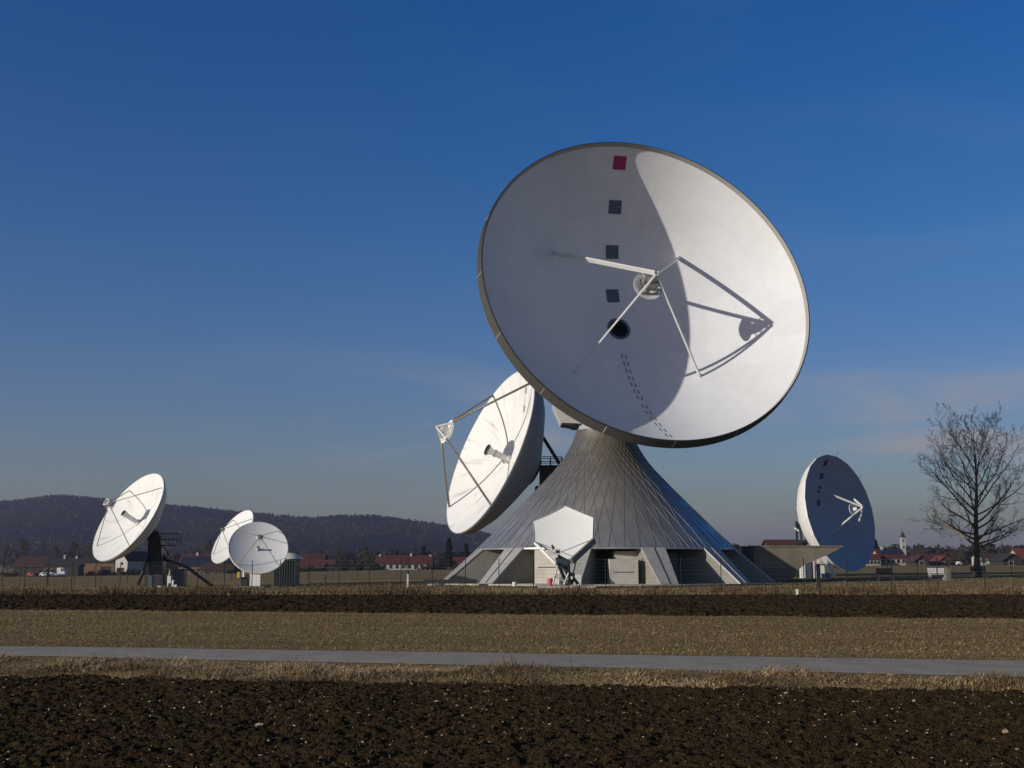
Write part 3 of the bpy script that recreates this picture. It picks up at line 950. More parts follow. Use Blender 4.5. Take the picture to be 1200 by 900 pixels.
def quad_dish(f, root, zs, rsub, seg=64, stain=.2, strut_r=.025, ph0=45, horn=.3):
    rad = f.R; D = f.dep
    m = dish_mat('small_reflector_paint', (.78, .785, .77), (.55,), 12, stain, .9, .5, .004)
    reflector(f, root, m, seg, 14)
    back_shell(f, root, WHITE, [(rad, D + .008), (rad + .04, D), (rad + .045, D - .12), (rad * .96, D - .2), (rad * .7, D - .62), (rad * .3, D - 1.0), (0, D - 1.05)], seg)
    ax = lambda z: f.V + f.n * z
    b = MB().revolve([(0, 0), (.16, .01), (.1, .08), (.07, horn), (.1, horn + .12), (0, horn + .1)], f.V, f.n, 14).build('feed_horn', STEEL, root, True, 35)
    sub = MB().revolve([(0, zs - .1), (rsub * .6, zs - .06), (rsub, zs + .02), (rsub * .9, zs + .08), (0, zs + .04)], f.V, f.n, 24).build('subreflector', WHITE, root, True, 40)
    b = MB().tube([ax(zs + .02), ax(zs + .35)], rsub * .5, 10)
    b.box(ax(zs + .2) + f.a * .1, (rsub * 1.2, .14, .16), (f.a, f.b, f.n))
    b.build('feed_cage', STEEL, sub)
    for j in range(4):
        t = R(ph0 + 90 * j); d = f.a * math.cos(t) + f.b * math.sin(t)
        MB().tube([f.on(rad * .95, t), ax(zs + .15) + d * rsub * .5], strut_r, 5).build('strut', TUBE, root, True)


def build_small():
    # front white dish
    P, n, rad = dish_at(302.8, 641.5, 34, .1, -1, 29.5, 95.5)
    f = Frame(P, n, rad, .15 * rad)
    bx, by = gx(301, 96.3), 96.3; bz = gz(bx, by)
    root = thing('satellite_antenna', (bx, by, bz), 'small round white dish on a pale box pedestal beside a dark shelter', 'antenna', 'satellite dish antennas')
    quad_dish(f, root, 1.85, .26)
    b = MB().gbox(gx(300.5, 95.7), 95.7, bz + .12, .82, .7, 1.75)
    b.gbox(gx(300.5, 95.7), 95.7, bz + 1.87, .6, .5, .35)
    b.tube([[gx(301, 95.7), 96.0, bz + 1.8], f.V - f.n * .5], .3, 12)
    b.build('pedestal', WHITE, root)
    b = MB()
    for x_ in (283, 289, 292):
        b.tube([[gx(x_, 96.1), 96.1, bz], [gx(x_ + 1.0, 96.1), 96.2, bz + 1.6]], .05, 6)
    b.gbox(gx(287, 96.1), 96.1, bz, .5, .4, .8)
    b.build('cable_stand', DARKM, root)
    MB().gbox(gx(280, 95.7), 95.7, bz + .75, .18, .2, .45).build('warning_light', YELLOW, root)
    MB().gbox(gx(283, 96.1) + .7, 96.1, bz - .2, 2.8, 2.2, .3).build('base_slab', CONCD, root)
    # back dish
    P, n, rad = dish_at(272, 628.5, 35.6, -.83, -.56, 68, 112)
    f = Frame(P, n, rad, .26 * rad)
    bx, by = gx(287, 113), 113.0; bz = gz(bx, by)
    root = thing('satellite_antenna', (bx, by, bz), 'small white dish facing left behind the round one on the box pedestal', 'antenna', 'satellite dish antennas')
    quad_dish(f, root, 1.75, .22, strut_r=.03)
    hub = f.V - f.n * 1.0
    b = MB().tube([[bx, by, bz - .1], [bx, by, hub[2] + .2]], .32, 12); b.tube([hub, f.V - f.n * .3], .5, 12); b.tube([hub, (bx, by, hub[2])], .25, 8)
    b.beam(f.V - f.n * .4 - f.b * 1.2, [bx, by, hub[2] - 1.3], .1, .14)
    b.build('pedestal', STEEL, root)
    # shelter with a domed white cover
    x0, x1 = gx(321, 99.5), gx(345, 99.5); yy = 101.0; bz = gz(x1, yy)
    root = thing('equipment_shelter', ((x0 + x1) / 2, yy, bz), 'dark blue grey ribbed metal shelter with white domed cover', 'shelter')
    b = MB().gbox((x0 + x1) / 2, yy, bz, x1 - x0, 2.2, 2.15)
    for i in range(9):
        b.gbox(x0 + (x1 - x0) * i / 8, yy - 1.13, bz + .05, .06, .05, 2.05)
    b.build('wall', mat('dark_shelter_metal', (.03, .042, .05), .5, .2, var=.15), root)
    cx_ = gx(337.5, 101)
    MB().revolve([(1.25, 2.2), (1.27, 2.25), (1.0, 2.5), (.6, 2.68), (0, 2.76)], (cx_, yy, bz), (0, 0, 1), 36).build('domed_cover', WHITE, root, True, 50)
    MB().revolve([(0, 2.1), (1.0, 2.14), (1.25, 2.2)], (cx_, yy, bz), (0, 0, 1), 36).build('cover_rim', GREYP, root, True)


def build_hex():
    Y0 = 87.5
    bx, by = gx(663, Y0 + .6), Y0 + .6
    root = thing('satellite_antenna', (bx, by, 0), 'six sided pale dish with low offset feed in front of the metal cone', 'antenna', 'satellite dish antennas')
    cs = [(661.3, 592.5), (695, 606.7), (694.2, 631.5), (668.7, 657.5), (626, 635), (625.2, 611)]
    # plane of the aperture: faces the photographer, a little left and up
    n = nrm((-.28, -.86, .42)); o = at(660, 625, Y0)
    V = []
    for x, y in cs:
        d = at(x, y, Y0) - CAM; t = ((o - CAM) @ n) / (d @ n); V.append(CAM + d * t)
    c = sum(V) / 6
    a = nrm(np.cross([0, 0, 1], n)); b_ = np.cross(n, a)
    N = 12; vs = []; fs = []; bs = []
    rm = max(np.linalg.norm(v - c) for v in V)
    vs.append(c - n * .3)
    for i in range(1, N + 1):
        for j in range(6):
            for k in range(N):
                e = V[j] + (V[(j + 1) % 6] - V[j]) * k / N
                p = c + (e - c) * i / N
                rr = np.linalg.norm(p - c) / rm
                vs.append(p - n * .3 * (1 - rr * rr))
    M = 6 * N
    for j in range(M):
        fs.append((0, 1 + j, 1 + (j + 1) % M))
    for i in range(N - 1):
        for j in range(M):
            k = (j + 1) % M
            fs.append((1 + i * M + j, 1 + (i + 1) * M + j, 1 + (i + 1) * M + k, 1 + i * M + k))
    b = MB(); b.add(vs, fs)
    GLOSS = mat('glossy_white_panel', (.7, .71, .68), .28, spec=.5, var=.03)
    b.build('reflector', GLOSS, root, True, fix=False)
    b = MB()
    for j in range(6):
        p, q = V[j], V[(j + 1) % 6]
        inw = nrm(c - (p + q) / 2)
        b.prism([p - n * .004, q - n * .004, q - n * .3, p - n * .3], -inw * .012)
    back = [v - n * .3 for v in V]; hubp = c - n * .9
    for j in range(6):
        b.add([back[j], back[(j + 1) % 6], hubp], [(0, 1, 2)])
    b.build('rim', OFFWHITE, root)
    px = lambda x, y, Y: at(x, y, Y)
    # feed arms
    F = px(657, 655, Y0 - 2.6)
    MB().beam(V[4] - n * .1, px(651.5, 661, Y0 - 2.6), .1, .2).build('feed_arm', WHITE, root)
    o_ = MB().beam(V[2] - n * .15 + [.1, 0, -.05], px(670, 658, Y0 - 2.4), .2, .42).build('feed_arm', TUBE, root)
    o_['label'] = 'dark channel section feed arm on the right'
    MB().tube([V[2] + n * .05 - [.2, 0, .15], px(657.5, 647, Y0 - 2.6)], .025, 6).build('stay_rod', TUBE, root, True)
    MB().tube([V[4] + n * .05, px(643, 645, Y0 - 2.6)], .025, 6).build('stay_rod', TUBE, root, True)
    b = MB()
    b.box(px(645, 647.5, Y0 - 2.6), (.36, .4, .4), None, 0); b.box(px(653.5, 646.5, Y0 - 2.5), (.4, .5, .42), None, 0)
    b.box(px(653.5, 646.5, Y0 - 2.76), (.26, .02, .2), None, 1); b.tube([px(648.5, 644, Y0 - 2.5), px(647, 638.5, Y0 - 2.5)], .07, 8, 1)
    b.tube([px(646, 639, Y0 - 2.5), px(650, 642, Y0 - 2.5)], .05, 8, 1)
    b.build('feed_unit', [OFFWHITE, DARKM], root)
    b = MB()
    b.prism([px(651, 653.5, Y0 - 2.4), px(658, 652, Y0 - 2.4), px(668, 656.5, Y0 - 2.2), px(669, 661, Y0 - 2.2), px(654, 664.5, Y0 - 2.4)], (0, .9, 0))
    b.build('feed_platform', SHED, root)
    b = MB()
    for p, q, r_ in (((655, 651), (662, 664), .1), ((660, 662), (677, 684), .12), ((655, 664), (664, 682), .1), ((664, 682), (671, 680), .13)):
        b.tube([px(*p, Y0 - 1.9), px(*q, Y0 - 1.2)], r_, 8)
    b.tube([px(670, 672, Y0 - 1.4), px(668, 684, Y0 - 1.2)], .25, 10)
    b.build('drive_frame', DARKM, root)
    b = MB()
    b.tube([hubp, (bx, by + .4, 2.4)], .35, 12); b.tube([(bx, by + .4, -.1), (bx, by + .4, 2.6)], .35, 14)
    b.build('support_post', DARKM, root)
    b = MB()
    for p, q, r_ in (((652, 668), (648, 685), .07), ((656, 668), (655, 685), .06), ((660, 664), (652, 676), .06), ((667, 670), (661, 685), .07), ((649, 676), (662, 681), .05), ((660, 668), (668, 684), .05)):
        b.tube([px(*p, Y0 - 1.7), px(*q, Y0 - 1.6)], r_, 6)
    b.box(px(653, 667, Y0 - 1.7), (.16, .2, .2)); b.box(px(656, 675, Y0 - 1.7), (.18, .2, .3)); b.box(px(670, 677, Y0 - 1.7), (.14, .2, .2))
    b.build('tripod', OFFWHITE, root)
    MB().gbox(gx(674.5, Y0), Y0 - .2, 0, .75, .5, .95).build('equipment_cabinet', WHITE, root)
    MB().gbox(bx, by - .8, -.2, 4.0, 3.6, .38).build('base_slab', CONC, root)


def build_right():
    P, n, rad = dish_at(985.5, 600.5, 69.3, .973, -.23, 58.5, 135)
    f = Frame(P, n, rad, .42 * rad)
    hub = f.V - f.n * 3.0
    bx, by = hub[0] + 1.6, hub[1]; bz = gz(bx, by)
    root = thing('satellite_antenna', (bx, by, bz), 'dish at the right with its face in blue shade and bright white back', 'antenna', 'satellite dish antennas')
    m = dish_mat('shaded_dish_paint', (.46, .53, .61), (.4, .7), 20, 0, .85, .5, .004)  # face colour dimmed and blued to carry the shade it lies in
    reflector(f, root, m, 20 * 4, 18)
    D = f.dep
    back_shell(f, root, WHITE, [(rad, D + .01), (rad + .06, D), (rad + .06, D - .2), (rad * .975, D - .7), (rad * .86, D - 1.7), (rad * .66, D - 2.8), (rad * .35, D - 3.7), (0, D - 3.8)], 20, ph=.1, angle=15)
    ax = lambda z: f.V + f.n * z
    zs = 4.35
    sub = MB().revolve([(0, zs - .22), (.4, zs - .18), (.7, zs - .04), (.72, zs + .03), (.6, zs + .03), (0, zs - .1)], f.V, f.n, 32).build('subreflector', WHITE, root, True, 40)
    apx = ax(5.6)
    b = MB()
    for j in range(4):
        t = R(45 + 90 * j); d = f.a * math.cos(t) + f.b * math.sin(t)
        b.beam(ax(zs) + d * .6, ax(zs + .8) + d * .35, .05, .05, f.n)
    b.box(ax(zs + .35), (.35, .35, .5), (f.a, f.b, f.n))
    b.build('feed_cage', STEEL, sub)
    for j, ph in enumerate((135, -135, -45, 45)):
        t = R(ph); d = f.a * math.cos(t) + f.b * math.sin(t)
        MB().beam(f.on(rad * .7, t), apx + d * .06, .1, .2, d).build('strut', WHITE, root)
    for i, r_ in enumerate((.88, .68, .47, .25)):
        patch(f, root, r_ * rad, R(92), .72, MAGENTA if i == 0 else SLATE, 'target_panel', .015, 'dark magenta square target panel near the rim' if i == 0 else None)
    for t in (80, 38):
        p = f.on(rad, R(t)); MB().tube([p, p + np.array([.25, 0, .55])], .025, 5).build('rim_antenna', STEEL, root)
    # mount: dark open framework behind the dish, columns below
    b = MB()
    top = hub
    for sx in (-1, 1):
        for sy in (-1, 1):
            b.beam((bx + sx * 1.5, by + sy * 1.5, bz), (top[0] + .9 + sx * .9, top[1] + sy * .9, top[2] + .2), .22, .22)
        b.beam((bx + sx * 1.4, by - 1.4, bz + 2.6), (bx + sx * 1.2, by + 1.4, bz + 4.2), .16, .16)
    for z_ in (2.4, 4.0, 5.2):
        b.box((bx - .1, by, bz + z_), (2.9 - z_ * .12, 2.6, .22))
    for i in range(22):
        p = np.array([bx + RNG.uniform(-2.2, .6), by + RNG.uniform(-1.2, 1.2), bz + RNG.uniform(2.8, 6.0)])
        b.box(p, RNG.uniform(.25, .8, 3))
    b.tube([hub + f.n * .9, f.V - f.n * .6], .7, 14)
    b.build('mount_frame', DARKM, root)
    MB().tube([at(931, 618.5, by), at(936, 622, by)], .12, 8).build('flood_lamp', WHITE, root)
    for x_, z1, w_, mm in ((940, 1.45, .5, WHITE), (948, 2.2, .7, SHED), (952.5, 2.3, .45, OFFWHITE), (956.5, 2.6, .5, GREYP), (963, 2.3, .42, WHITE)):
        X = gx(x_, 133); MB().gbox(X, 133.0, gz(X, 133) - .1, w_, .6, z1 + .1).build('support_column', mm, root)
    b = MB().beam(at(964.5, 653, 131), at(979, 676.5, 131), .26, .3)
    b.build('brace_leg', WHITE, root)
    b = MB().prism([at(960, 656, 132), at(965, 653, 132), at(971, 661, 132), at(960, 661, 132)], (0, 1.2, 0))
    b.build('gantry', CONC, root)


def build_site_things():
    # concrete wedge building between the cone and the right dish
    Y = 107.4
    pl = [(884, 641), (986.5, 641), (976, 647), (966, 652), (953, 657.5), (945, 660.5), (939, 664.5), (934.5, 670), (930.5, 677), (921, 682), (884, 682)]
    top = 2.9
    b = MB().prism([at(x, y, Y) for x, y in pl], (0, 6.0, 0))
    b.box((at(935.2, 641, Y) + [0, 3, .06]), ((986.5 - 884) / FOC * Y + .1, 6.2, .12))
    o = b.build('concrete_bunker', CONCD)
    tag(o, 'weathered concrete wedge with a pointed overhang right of the metal cone', 'concrete building')
    # low dark rail left of cone
    b = MB()
    p, q = at(497, 681.5, 98), at(559, 680.5, 98); z = gz(p[0], 98)
    b.box(((p[0] + q[0]) / 2, 98, z + .33), (q[0] - p[0], .5, .34))
    tag(b.build('guard_rail', DARKM), 'long low dark steel rail left of the cone feet', 'rail')
    r = bpy.data.objects['guard_rail']
    for f_ in (.12, .72, .98):
        MB().gbox(p[0] + (q[0] - p[0]) * f_, 98.0, z - .1, .5, .55, .26).build('support_block', CONC, r)
    # bucket, barrel
    X = gx(603, 93); b = MB().revolve([(0, 0), (.14, 0), (.18, .34), (.165, .34), (.13, .03), (0, .03)], (X, 93.4, gz(X, 93)), (0, 0, 1), 18)
    tag(b.build('bucket', WHITE, smooth=True, angle=40), 'small white bucket on the ground before the cone', 'bucket')
    X = gx(644.5, 86.6); b = MB().revolve([(0, .04), (.19, .04), (.21, .1), (.2, .25), (.215, .28), (.2, .31), (.2, .46), (.215, .49), (.2, .52), (.19, .64), (.0, .64)], (X, 86.6, .06), (0, 0, 1), 20)
    tag(b.build('barrel', PINK, smooth=True, angle=40), 'small red barrel left of the six sided dish mount', 'barrel')
    # hydrant-like marker post and cabinets by the right dish
    X = gx(958.5, 118); z = gz(X, 118)
    root = thing('marker_post', (X, 118, z), 'thick pale post with a red cap beside grey cabinets', 'post')
    MB().revolve([(0, -.1), (.16, -.1), (.16, .9), (.2, .92), (.2, 1.25), (.0, 1.25)], (X, 118, z), (0, 0, 1), 16).build('shaft', LIGHTGREY, root, True, 40)
    MB().revolve([(0, 1.62), (.14, 1.58), (.2, 1.45), (.2, 1.25), (0, 1.25)], (X, 118, z), (0, 0, 1), 16).build('cap', RED, root, True, 40)
    for i, (x_, w_, h_, mm, lb) in enumerate(((965, .42, .62, OFFWHITE, 'pale low cabinet next to the red capped post'), (970.3, .34, .66, GREYP, 'grey low cabinet, right of the pale one by the red capped post'))):
        X = gx(x_, 117.5); z = gz(X, 117.5)
        root = thing('utility_cabinet', (X, 117.5, z), lb, 'cabinet', 'cabinets beside the red capped post')
        MB().gbox(X, 117.5, z - .05, w_, .35, h_ + .05).build('body', mm, root)
        MB().gbox(X, 117.5, z + h_ + .002, w_ + .06, .41, .04).build('lid', LIGHTGREY, root)
        MB().gbox(X, 117.5 - .182, z + .06, w_ * .8, .012, h_ * .8).build('door', mm, root)
    # dark stake, white marker, marker posts
    X = gx(958.5, 82); z = gz(X, 82)
    b = MB().gbox(X, 82, z - .1, .24, .2, .75); b.gbox(X, 82, z + .65, .3, .26, .06)
    tag(b.build('stake', mat('dark_wood', (.03, .026, .02), .9, var=.2)), 'short dark wooden stake at the foot of the fence', 'stake')
    X = gx(933, 65.6)
    b = MB().gbox(X, 65.6, -.05, .12, .1, .36); b.gbox(X + .05, 65.6, 0, .05, .12, .12); b.gbox(X, 65.6, .31, .13, .11, .04)
    tag(b.build('boundary_marker', WHITE), 'tiny white boundary marker at the edge of the far ploughed strip', 'marker')
    for x_, y0, y1, Y, lb in ((382, 675, 686, 103, 'plain white marker post between the shelter and the long rail'), (478, 672, 688, 90, 'white marker post with a dark lamp head near the long rail')):
        X = gx(x_, Y); z = gz(X, Y); h = (y1 - y0) / FOC * Y
        root = thing('marker_post', (X, Y, z), lb, 'post')
        MB().gbox(X, Y, z - .1, .13, .1, h + .1).build('shaft', OFFWHITE, root)
        if x_ > 400:
            MB().revolve([(0, h), (.1, h), (.12, h + .1), (.06, h + .2), (0, h + .2)], (X, Y, z), (0, 0, 1), 12).build('lamp_head', DARKM, root)
        else:
            MB().gbox(X, Y, z + h + .002, .14, .11, .05).build('cap', GREYP, root)
    # small white pipe stub near the left buttress
    # benches
    BR = mat('bench_dark_green', (.02, .035, .03), .6)
    for x0, x1, Y, seat, lb in ((1028.5, 1048, 112, BR, 'dark green bench in the open grass near the shaded dish'), (1089, 1108.5, 114, OFFWHITE, 'pale bench beside a stone post, left of the bare tree'), (1139, 1157, 133, BR, 'dark bench partly behind the bare tree trunk')):
        xa, xb = gx(x0, Y), gx(x1, Y); xm = (xa + xb) / 2; z = gz(xm, Y) + .1; w = xb - xa
        root = thing('park_bench', (xm, Y, z), lb, 'bench', 'benches on the grass')
        b = MB()
        for i in range(3):
            b.box((xm, Y + .12 + .14 * i, z + .47), (w, .11, .04))
        b.build('seat', seat, root)
        b = MB()
        for i in range(3):
            b.box((xm, Y + .52 + .03 * i, z + .64 + .17 * i), (w, .04, .15))
        b.build('backrest', seat, root)
        for s in (-1, 1):
            xx = xm + s * (w / 2 - .12)
            b = MB().beam((xx, Y + .05, z - .15), (xx, Y + .12, z + .45), .06, .08); b.beam((xx, Y + .5, z - .15), (xx, Y + .62, z + 1.05), .06, .08); b.box((xx, Y + .3, z + .43), (.06, .5, .05))
            b.build('leg', STEEL if seat is BR else CONC, root)
    X = gx(1110.5, 114); z = gz(X, 114)
    b = MB().gbox(X, 114, z - .1, .36, .36, 1.2); b.gbox(X, 114, z + 1.1, .46, .44, .1)
    tag(b.build('stone_post', CONCD), 'square weathered stone post at the end of the pale bench', 'post')


def build_fences():
    def fence(name, pts, step, h, label, r, mats):
        root = thing('wire_fence', (pts[0][0], pts[0][1], gz(*pts[0])), label, 'fence')
        pr = MB(); p0, p1 = np.array(pts[0]), np.array(pts[1])
        L = np.linalg.norm(p1 - p0); n = int(L / step)
        prev = None
        for i in range(n + 1):
            q = p0 + (p1 - p0) * i / n; z = gz(*q)
            b = MB().tube([(q[0], q[1], z - .2), (q[0] + RNG.normal(0, .015), q[1], z + h)], r, 6)
            b.tube([(q[0], q[1], z + h), (q[0], q[1], z + h + .03)], r * 1.25, 6)
            b.build('post', mats, root)
            if prev is not None:
                for zz in np.linspace(.05, h - .06, 9):
                    pr.beam((prev[0], prev[1], prev[2] + zz), (q[0], q[1], z + zz), .005, .007)
                for k in range(1, 12):
                    a = prev + (np.array([q[0], q[1], z]) - prev) * k / 12
                    pr.beam(a + [0, 0, .05], a + [0, 0, h - .06], .004, .004, (0, 1, 0))
            prev = np.array([q[0], q[1], z])
        pr.build('wire_mesh', WIRE, root)
    # near fence runs obliquely: farther away at the left
    A = (gx(-60, 107), 107.0 - 0); 
    inv = lambda px: 1 / (1 / 105 + (1 / 70.5 - 1 / 105) * px / 1200)
    def seg(px):
        Y = inv(px); return (gx(px, Y), Y)
    fence('near', [seg(-120), seg(1330)], 2.62, 2.05, 'dark green wire mesh fence running across in front of all the antennas', .032, GREENM)
    fence('far_left', [(gx(-40, 140), 140.0), (gx(505, 150), 150.0)], 3.0, 1.8, 'dark wire fence far behind the left dishes', .035, GREENM)
    fence('far_right', [(gx(1005, 150), 150.0), (gx(1300, 140), 140.0)], 3.2, 1.8, 'dark wire fence far behind the benches and the bare tree', .035, GREENM)


# ------------------------------------------------------------------ trees
BARK = mat('bark', (.12, .09, .05), .95, spec=.1, var=.35, vscale=2.5)
TWIG = mat('twigs', (.21, .155, .095), .95, spec=.1, var=.3, vscale=1)


TWIGD = mat('far_twigs', (.085, .066, .046), .95, spec=.1, var=.3, vscale=1)


def grow(seed, H, spread, depth, tr, lead=.86, crown0=.16, nlimb=26, ang=(88, 28), levels=(7, 6, 4), wide=False):
    """skeleton of a bare broadleaf tree: list of (points, radii)"""
    rg = random.Random(seed)
    out_trunk = []; out = []
    def path(p, d, L, r0, r1, n, up, wob):
        pts = [p]; rs = [r0]; d = nrm(d)
        for i in range(n):
            d = nrm(d + np.array([rg.gauss(0, wob), rg.gauss(0, wob), rg.gauss(0, wob * .7) + up]))
            p = p + d * L / n; pts.append(p); rs.append(r0 + (r1 - r0) * (i + 1) / n)
        return pts, rs, d
    pts, rs, d = path(np.zeros(3), np.array([0, 0, 1.0]), H * lead, tr, tr * .12, 14, .05, .018)
    rs[0] = tr * 1.45; rs[1] = tr * 1.05
    out_trunk.append((pts, rs))
    P = np.array(pts)

    def child(pts, rs, lv):
        if lv >= depth:
            return
        Lp = sum(np.linalg.norm(b - a) for a, b in zip(pts[:-1], pts[1:]))
        n = levels[min(lv, len(levels) - 1)]
        if lv == 0:
            n = max(3, round(n * min(1.25, 1.35 * Lp / spread)))
        for i in range(n):
            t = .22 + .76 * (i + rg.random() * .8) / n
            k = t * (len(pts) - 1); j = min(int(k), len(pts) - 2); fr = k - j
            p = pts[j] + (pts[j + 1] - pts[j]) * fr; d0 = nrm(pts[j + 1] - pts[j]); r = rs[j] + (rs[j + 1] - rs[j]) * fr
            q = nrm(np.cross(d0, [rg.gauss(0, 1), rg.gauss(0, 1), rg.gauss(0, 1)]))
            a = R(rg.uniform(28, 58)); dd = d0 * math.cos(a) + q * math.sin(a)
            L = Lp * rg.uniform(.3, .55) * (1.15 - .55 * t)
            r0 = max(r * .62, .008)
            c, cr, _ = path(p, dd, L, r0, max(r0 * .25, .006), 4 if lv < 2 else 3, .1, .13)
            out.append((c, cr)); child(c, cr, lv + 1)
    for i in range(nlimb):
        t = crown0 + (1 - crown0) * ((i + rg.random() * .6) / nlimb) ** 1.2
        k = min(t, .995) * (len(pts) - 1); j = int(k); fr = k - j
        p = pts[j] + (pts[j + 1] - pts[j]) * fr; r = rs[j] + (rs[j + 1] - rs[j]) * fr
        az = i * 2.399 + rg.uniform(-.4, .4)
        tt = (t - crown0) / (1 - crown0)
        el = R(90 - (ang[0] + (ang[1] - ang[0]) * tt + rg.gauss(0, 9 if wide else 5)))
        dd = np.array([math.cos(az) * math.cos(el), math.sin(az) * math.cos(el), math.sin(el)])
        L = spread * ((.7 + .32 * math.sin(math.pi * min(tt / .85, 1.15))) * rg.uniform(.72, 1.1) if wide else (1 - .7 * tt ** 1.9) * rg.uniform(.72, 1.08))
        r0 = min(max(r * .5, .03), r * .85)
        c, cr, _ = path(p, dd, L, r0, .018, 9, .055, .085)
        out.append((c, cr)); child(c, cr, 0)
    return out_trunk, out


def build_tree_mesh(limbs, n=5):
    b = MB()
    for pts, rs in limbs:
        b.tube(pts, rs, n if rs[0] > .05 else 3, cap=False)
    return b


def build_big_tree():
    X, Y = gx(1145, 139), 139.0; z = gz(X, Y)
    root = thing('bare_tree', (X, Y, z - .05), 'tall solitary leafless tree standing on the grass at the right', 'tree')
    tk, br = grow(31, 21.6, 8.9, 3, .38, lead=.7, crown0=.22, nlimb=34, ang=(76, 22), levels=(8, 5, 4), wide=True)
    for L in br:
        L[1][:] = [max(r, .0125) for r in L[1]]
    off = np.array([X, Y, z - .05])
    sh = lambda L: [([p + off for p in pts], rs) for pts, rs in L]
    build_tree_mesh(sh(tk), 12).build('trunk', BARK, root, True, fix=False)
    o = build_tree_mesh(sh(br), 6).build('crown', TWIG, root, True, fix=False)
    return o


def copy_tree(o, loc, s, rz):
    c = o.copy(); COL.objects.link(c); c.location = loc; c.scale = (s, s, s); c.rotation_euler = (0, 0, rz)
    for ch in o.children:
        d = ch.copy(); COL.objects.link(d); d.parent = c
    return c


def build_village_trees():
    # three bare forms; copies vary in size and turn
    protos = []
    for i, (H, S) in enumerate(((12, 4.5), (10, 5.0), (14, 4.2))):
        root = bpy.data.objects.new('bare_tree', None); COL.objects.link(root)
        tk, br = grow(40 + i, H, S, 2, .22, lead=.97, crown0=.15, nlimb=24, ang=(70, 15), levels=(7, 5))
        for L in br:
            L[1][:] = [max(r, .06) for r in L[1]]
        build_tree_mesh(tk, 6).build('trunk', BARK, root, True, fix=False)
        build_tree_mesh(br, 4).build('crown', TWIGD, root, True, fix=False)
        protos.append(root)
    spots = [(8, 640, 560), (27, 636, 580), (50, 637, 600), (66, 641, 560), (86, 639, 590), (104, 637, 600), (232, 640, 560), (244, 636, 600), (345, 641, 590), (398, 640, 560), (429, 643, 420), (478, 652, 330),
             (512, 646, 560), (1078, 640, 620), (1100, 641, 640), (1128, 642, 600), (1160, 640, 560), (1172, 643, 480), (1186, 640, 600), (1120, 645, 520)]
    used = [False] * 3
    for i, (px, ytop, Y) in enumerate(spots):
        X = gx(px, Y); z = gz(X, Y); H = (12, 10, 14)[i % 3]
        h = at(px, ytop, Y)[2] - z; s = h / (H * .97)
        k = i % 3
        if not used[k]:
            o = protos[k]; used[k] = True
            o.location = (X, Y, z); o.scale = (s, s, s)
        else:
            o = copy_tree(protos[k], (X, Y, z), s, random.uniform(0, 6))
        left = px < 600
        tag(o, 'leafless tree among the farm roofs below the wooded hill' if left else 'leafless tree among the houses behind the solitary tree', 'tree',
            'bare trees below the wooded hill' if left else 'bare trees among the village houses')
    # dark conifers
    DKG = blade_mat('conifer_needles', (.012, .02, .012), (.022, .034, .02), (.04, .05, .03))
    for px, ytop, w, Y, lb in ((526, 630, 13, 400, 'tall dark conifer beside the left edge of the metal cone'), (496, 640, 9, 470, 'dark pointed conifer behind the long red roof'), (465, 645, 8, 480, 'small dark conifer above the left end of the long red roof'),
                               (1027, 632, 11, 560, 'dark conifer behind the red solar roofed house'), (1049, 641, 9, 620, 'low dark conifer left of the church tower'), (546, 637, 12, 520, 'dark conifer just left of the cone slope')):
        X = gx(px, Y); z = gz(X, Y); h = at(px, ytop, Y)[2] - z; rad = w / 2 / FOC * Y * 1.15
        root = thing('conifer_tree', (X, Y, z), lb, 'tree', 'dark conifers')
        MB().tube([(X, Y, z - .2), (X, Y, z + h * .95)], [rad * .12, .03], 6).build('trunk', BARK, root)
        n = 2200
        t = RNG.random(n) ** .8; ang = RNG.uniform(0, 2 * math.pi, n); lay = .75 + .25 * np.cos(t * 46)
        rr = rad * (1 - t) ** .85 * lay * RNG.uniform(.35, 1.08, n) + .1
        c = np.stack([X + rr * np.cos(ang), Y + rr * np.sin(ang), z + h * (.08 + .92 * t) - rr * .25], -1)
        sz = RNG.uniform(.25, .6, n) * rad / 2.2
        d = np.stack([np.cos(ang), np.sin(ang), RNG.uniform(-.6, .1, n)], -1); s_ = np.stack([-np.sin(ang), np.cos(ang), RNG.uniform(-.4, .4, n)], -1)
        V = np.stack([c - s_ * sz[:, None] * .5, c + s_ * sz[:, None] * .5, c + d * sz[:, None] * 1.3], 1).reshape(-1, 3)
        tn = np.repeat(np.clip(RNG.normal(.45, .25, n), 0, 1), 3)
        o = np_mesh('crown', V - np.array([X, Y, z]), np.arange(3 * n).reshape(-1, 3), DKG, colors=np.stack([tn] * 3 + [np.ones(3 * n)], -1))
        o.parent = root


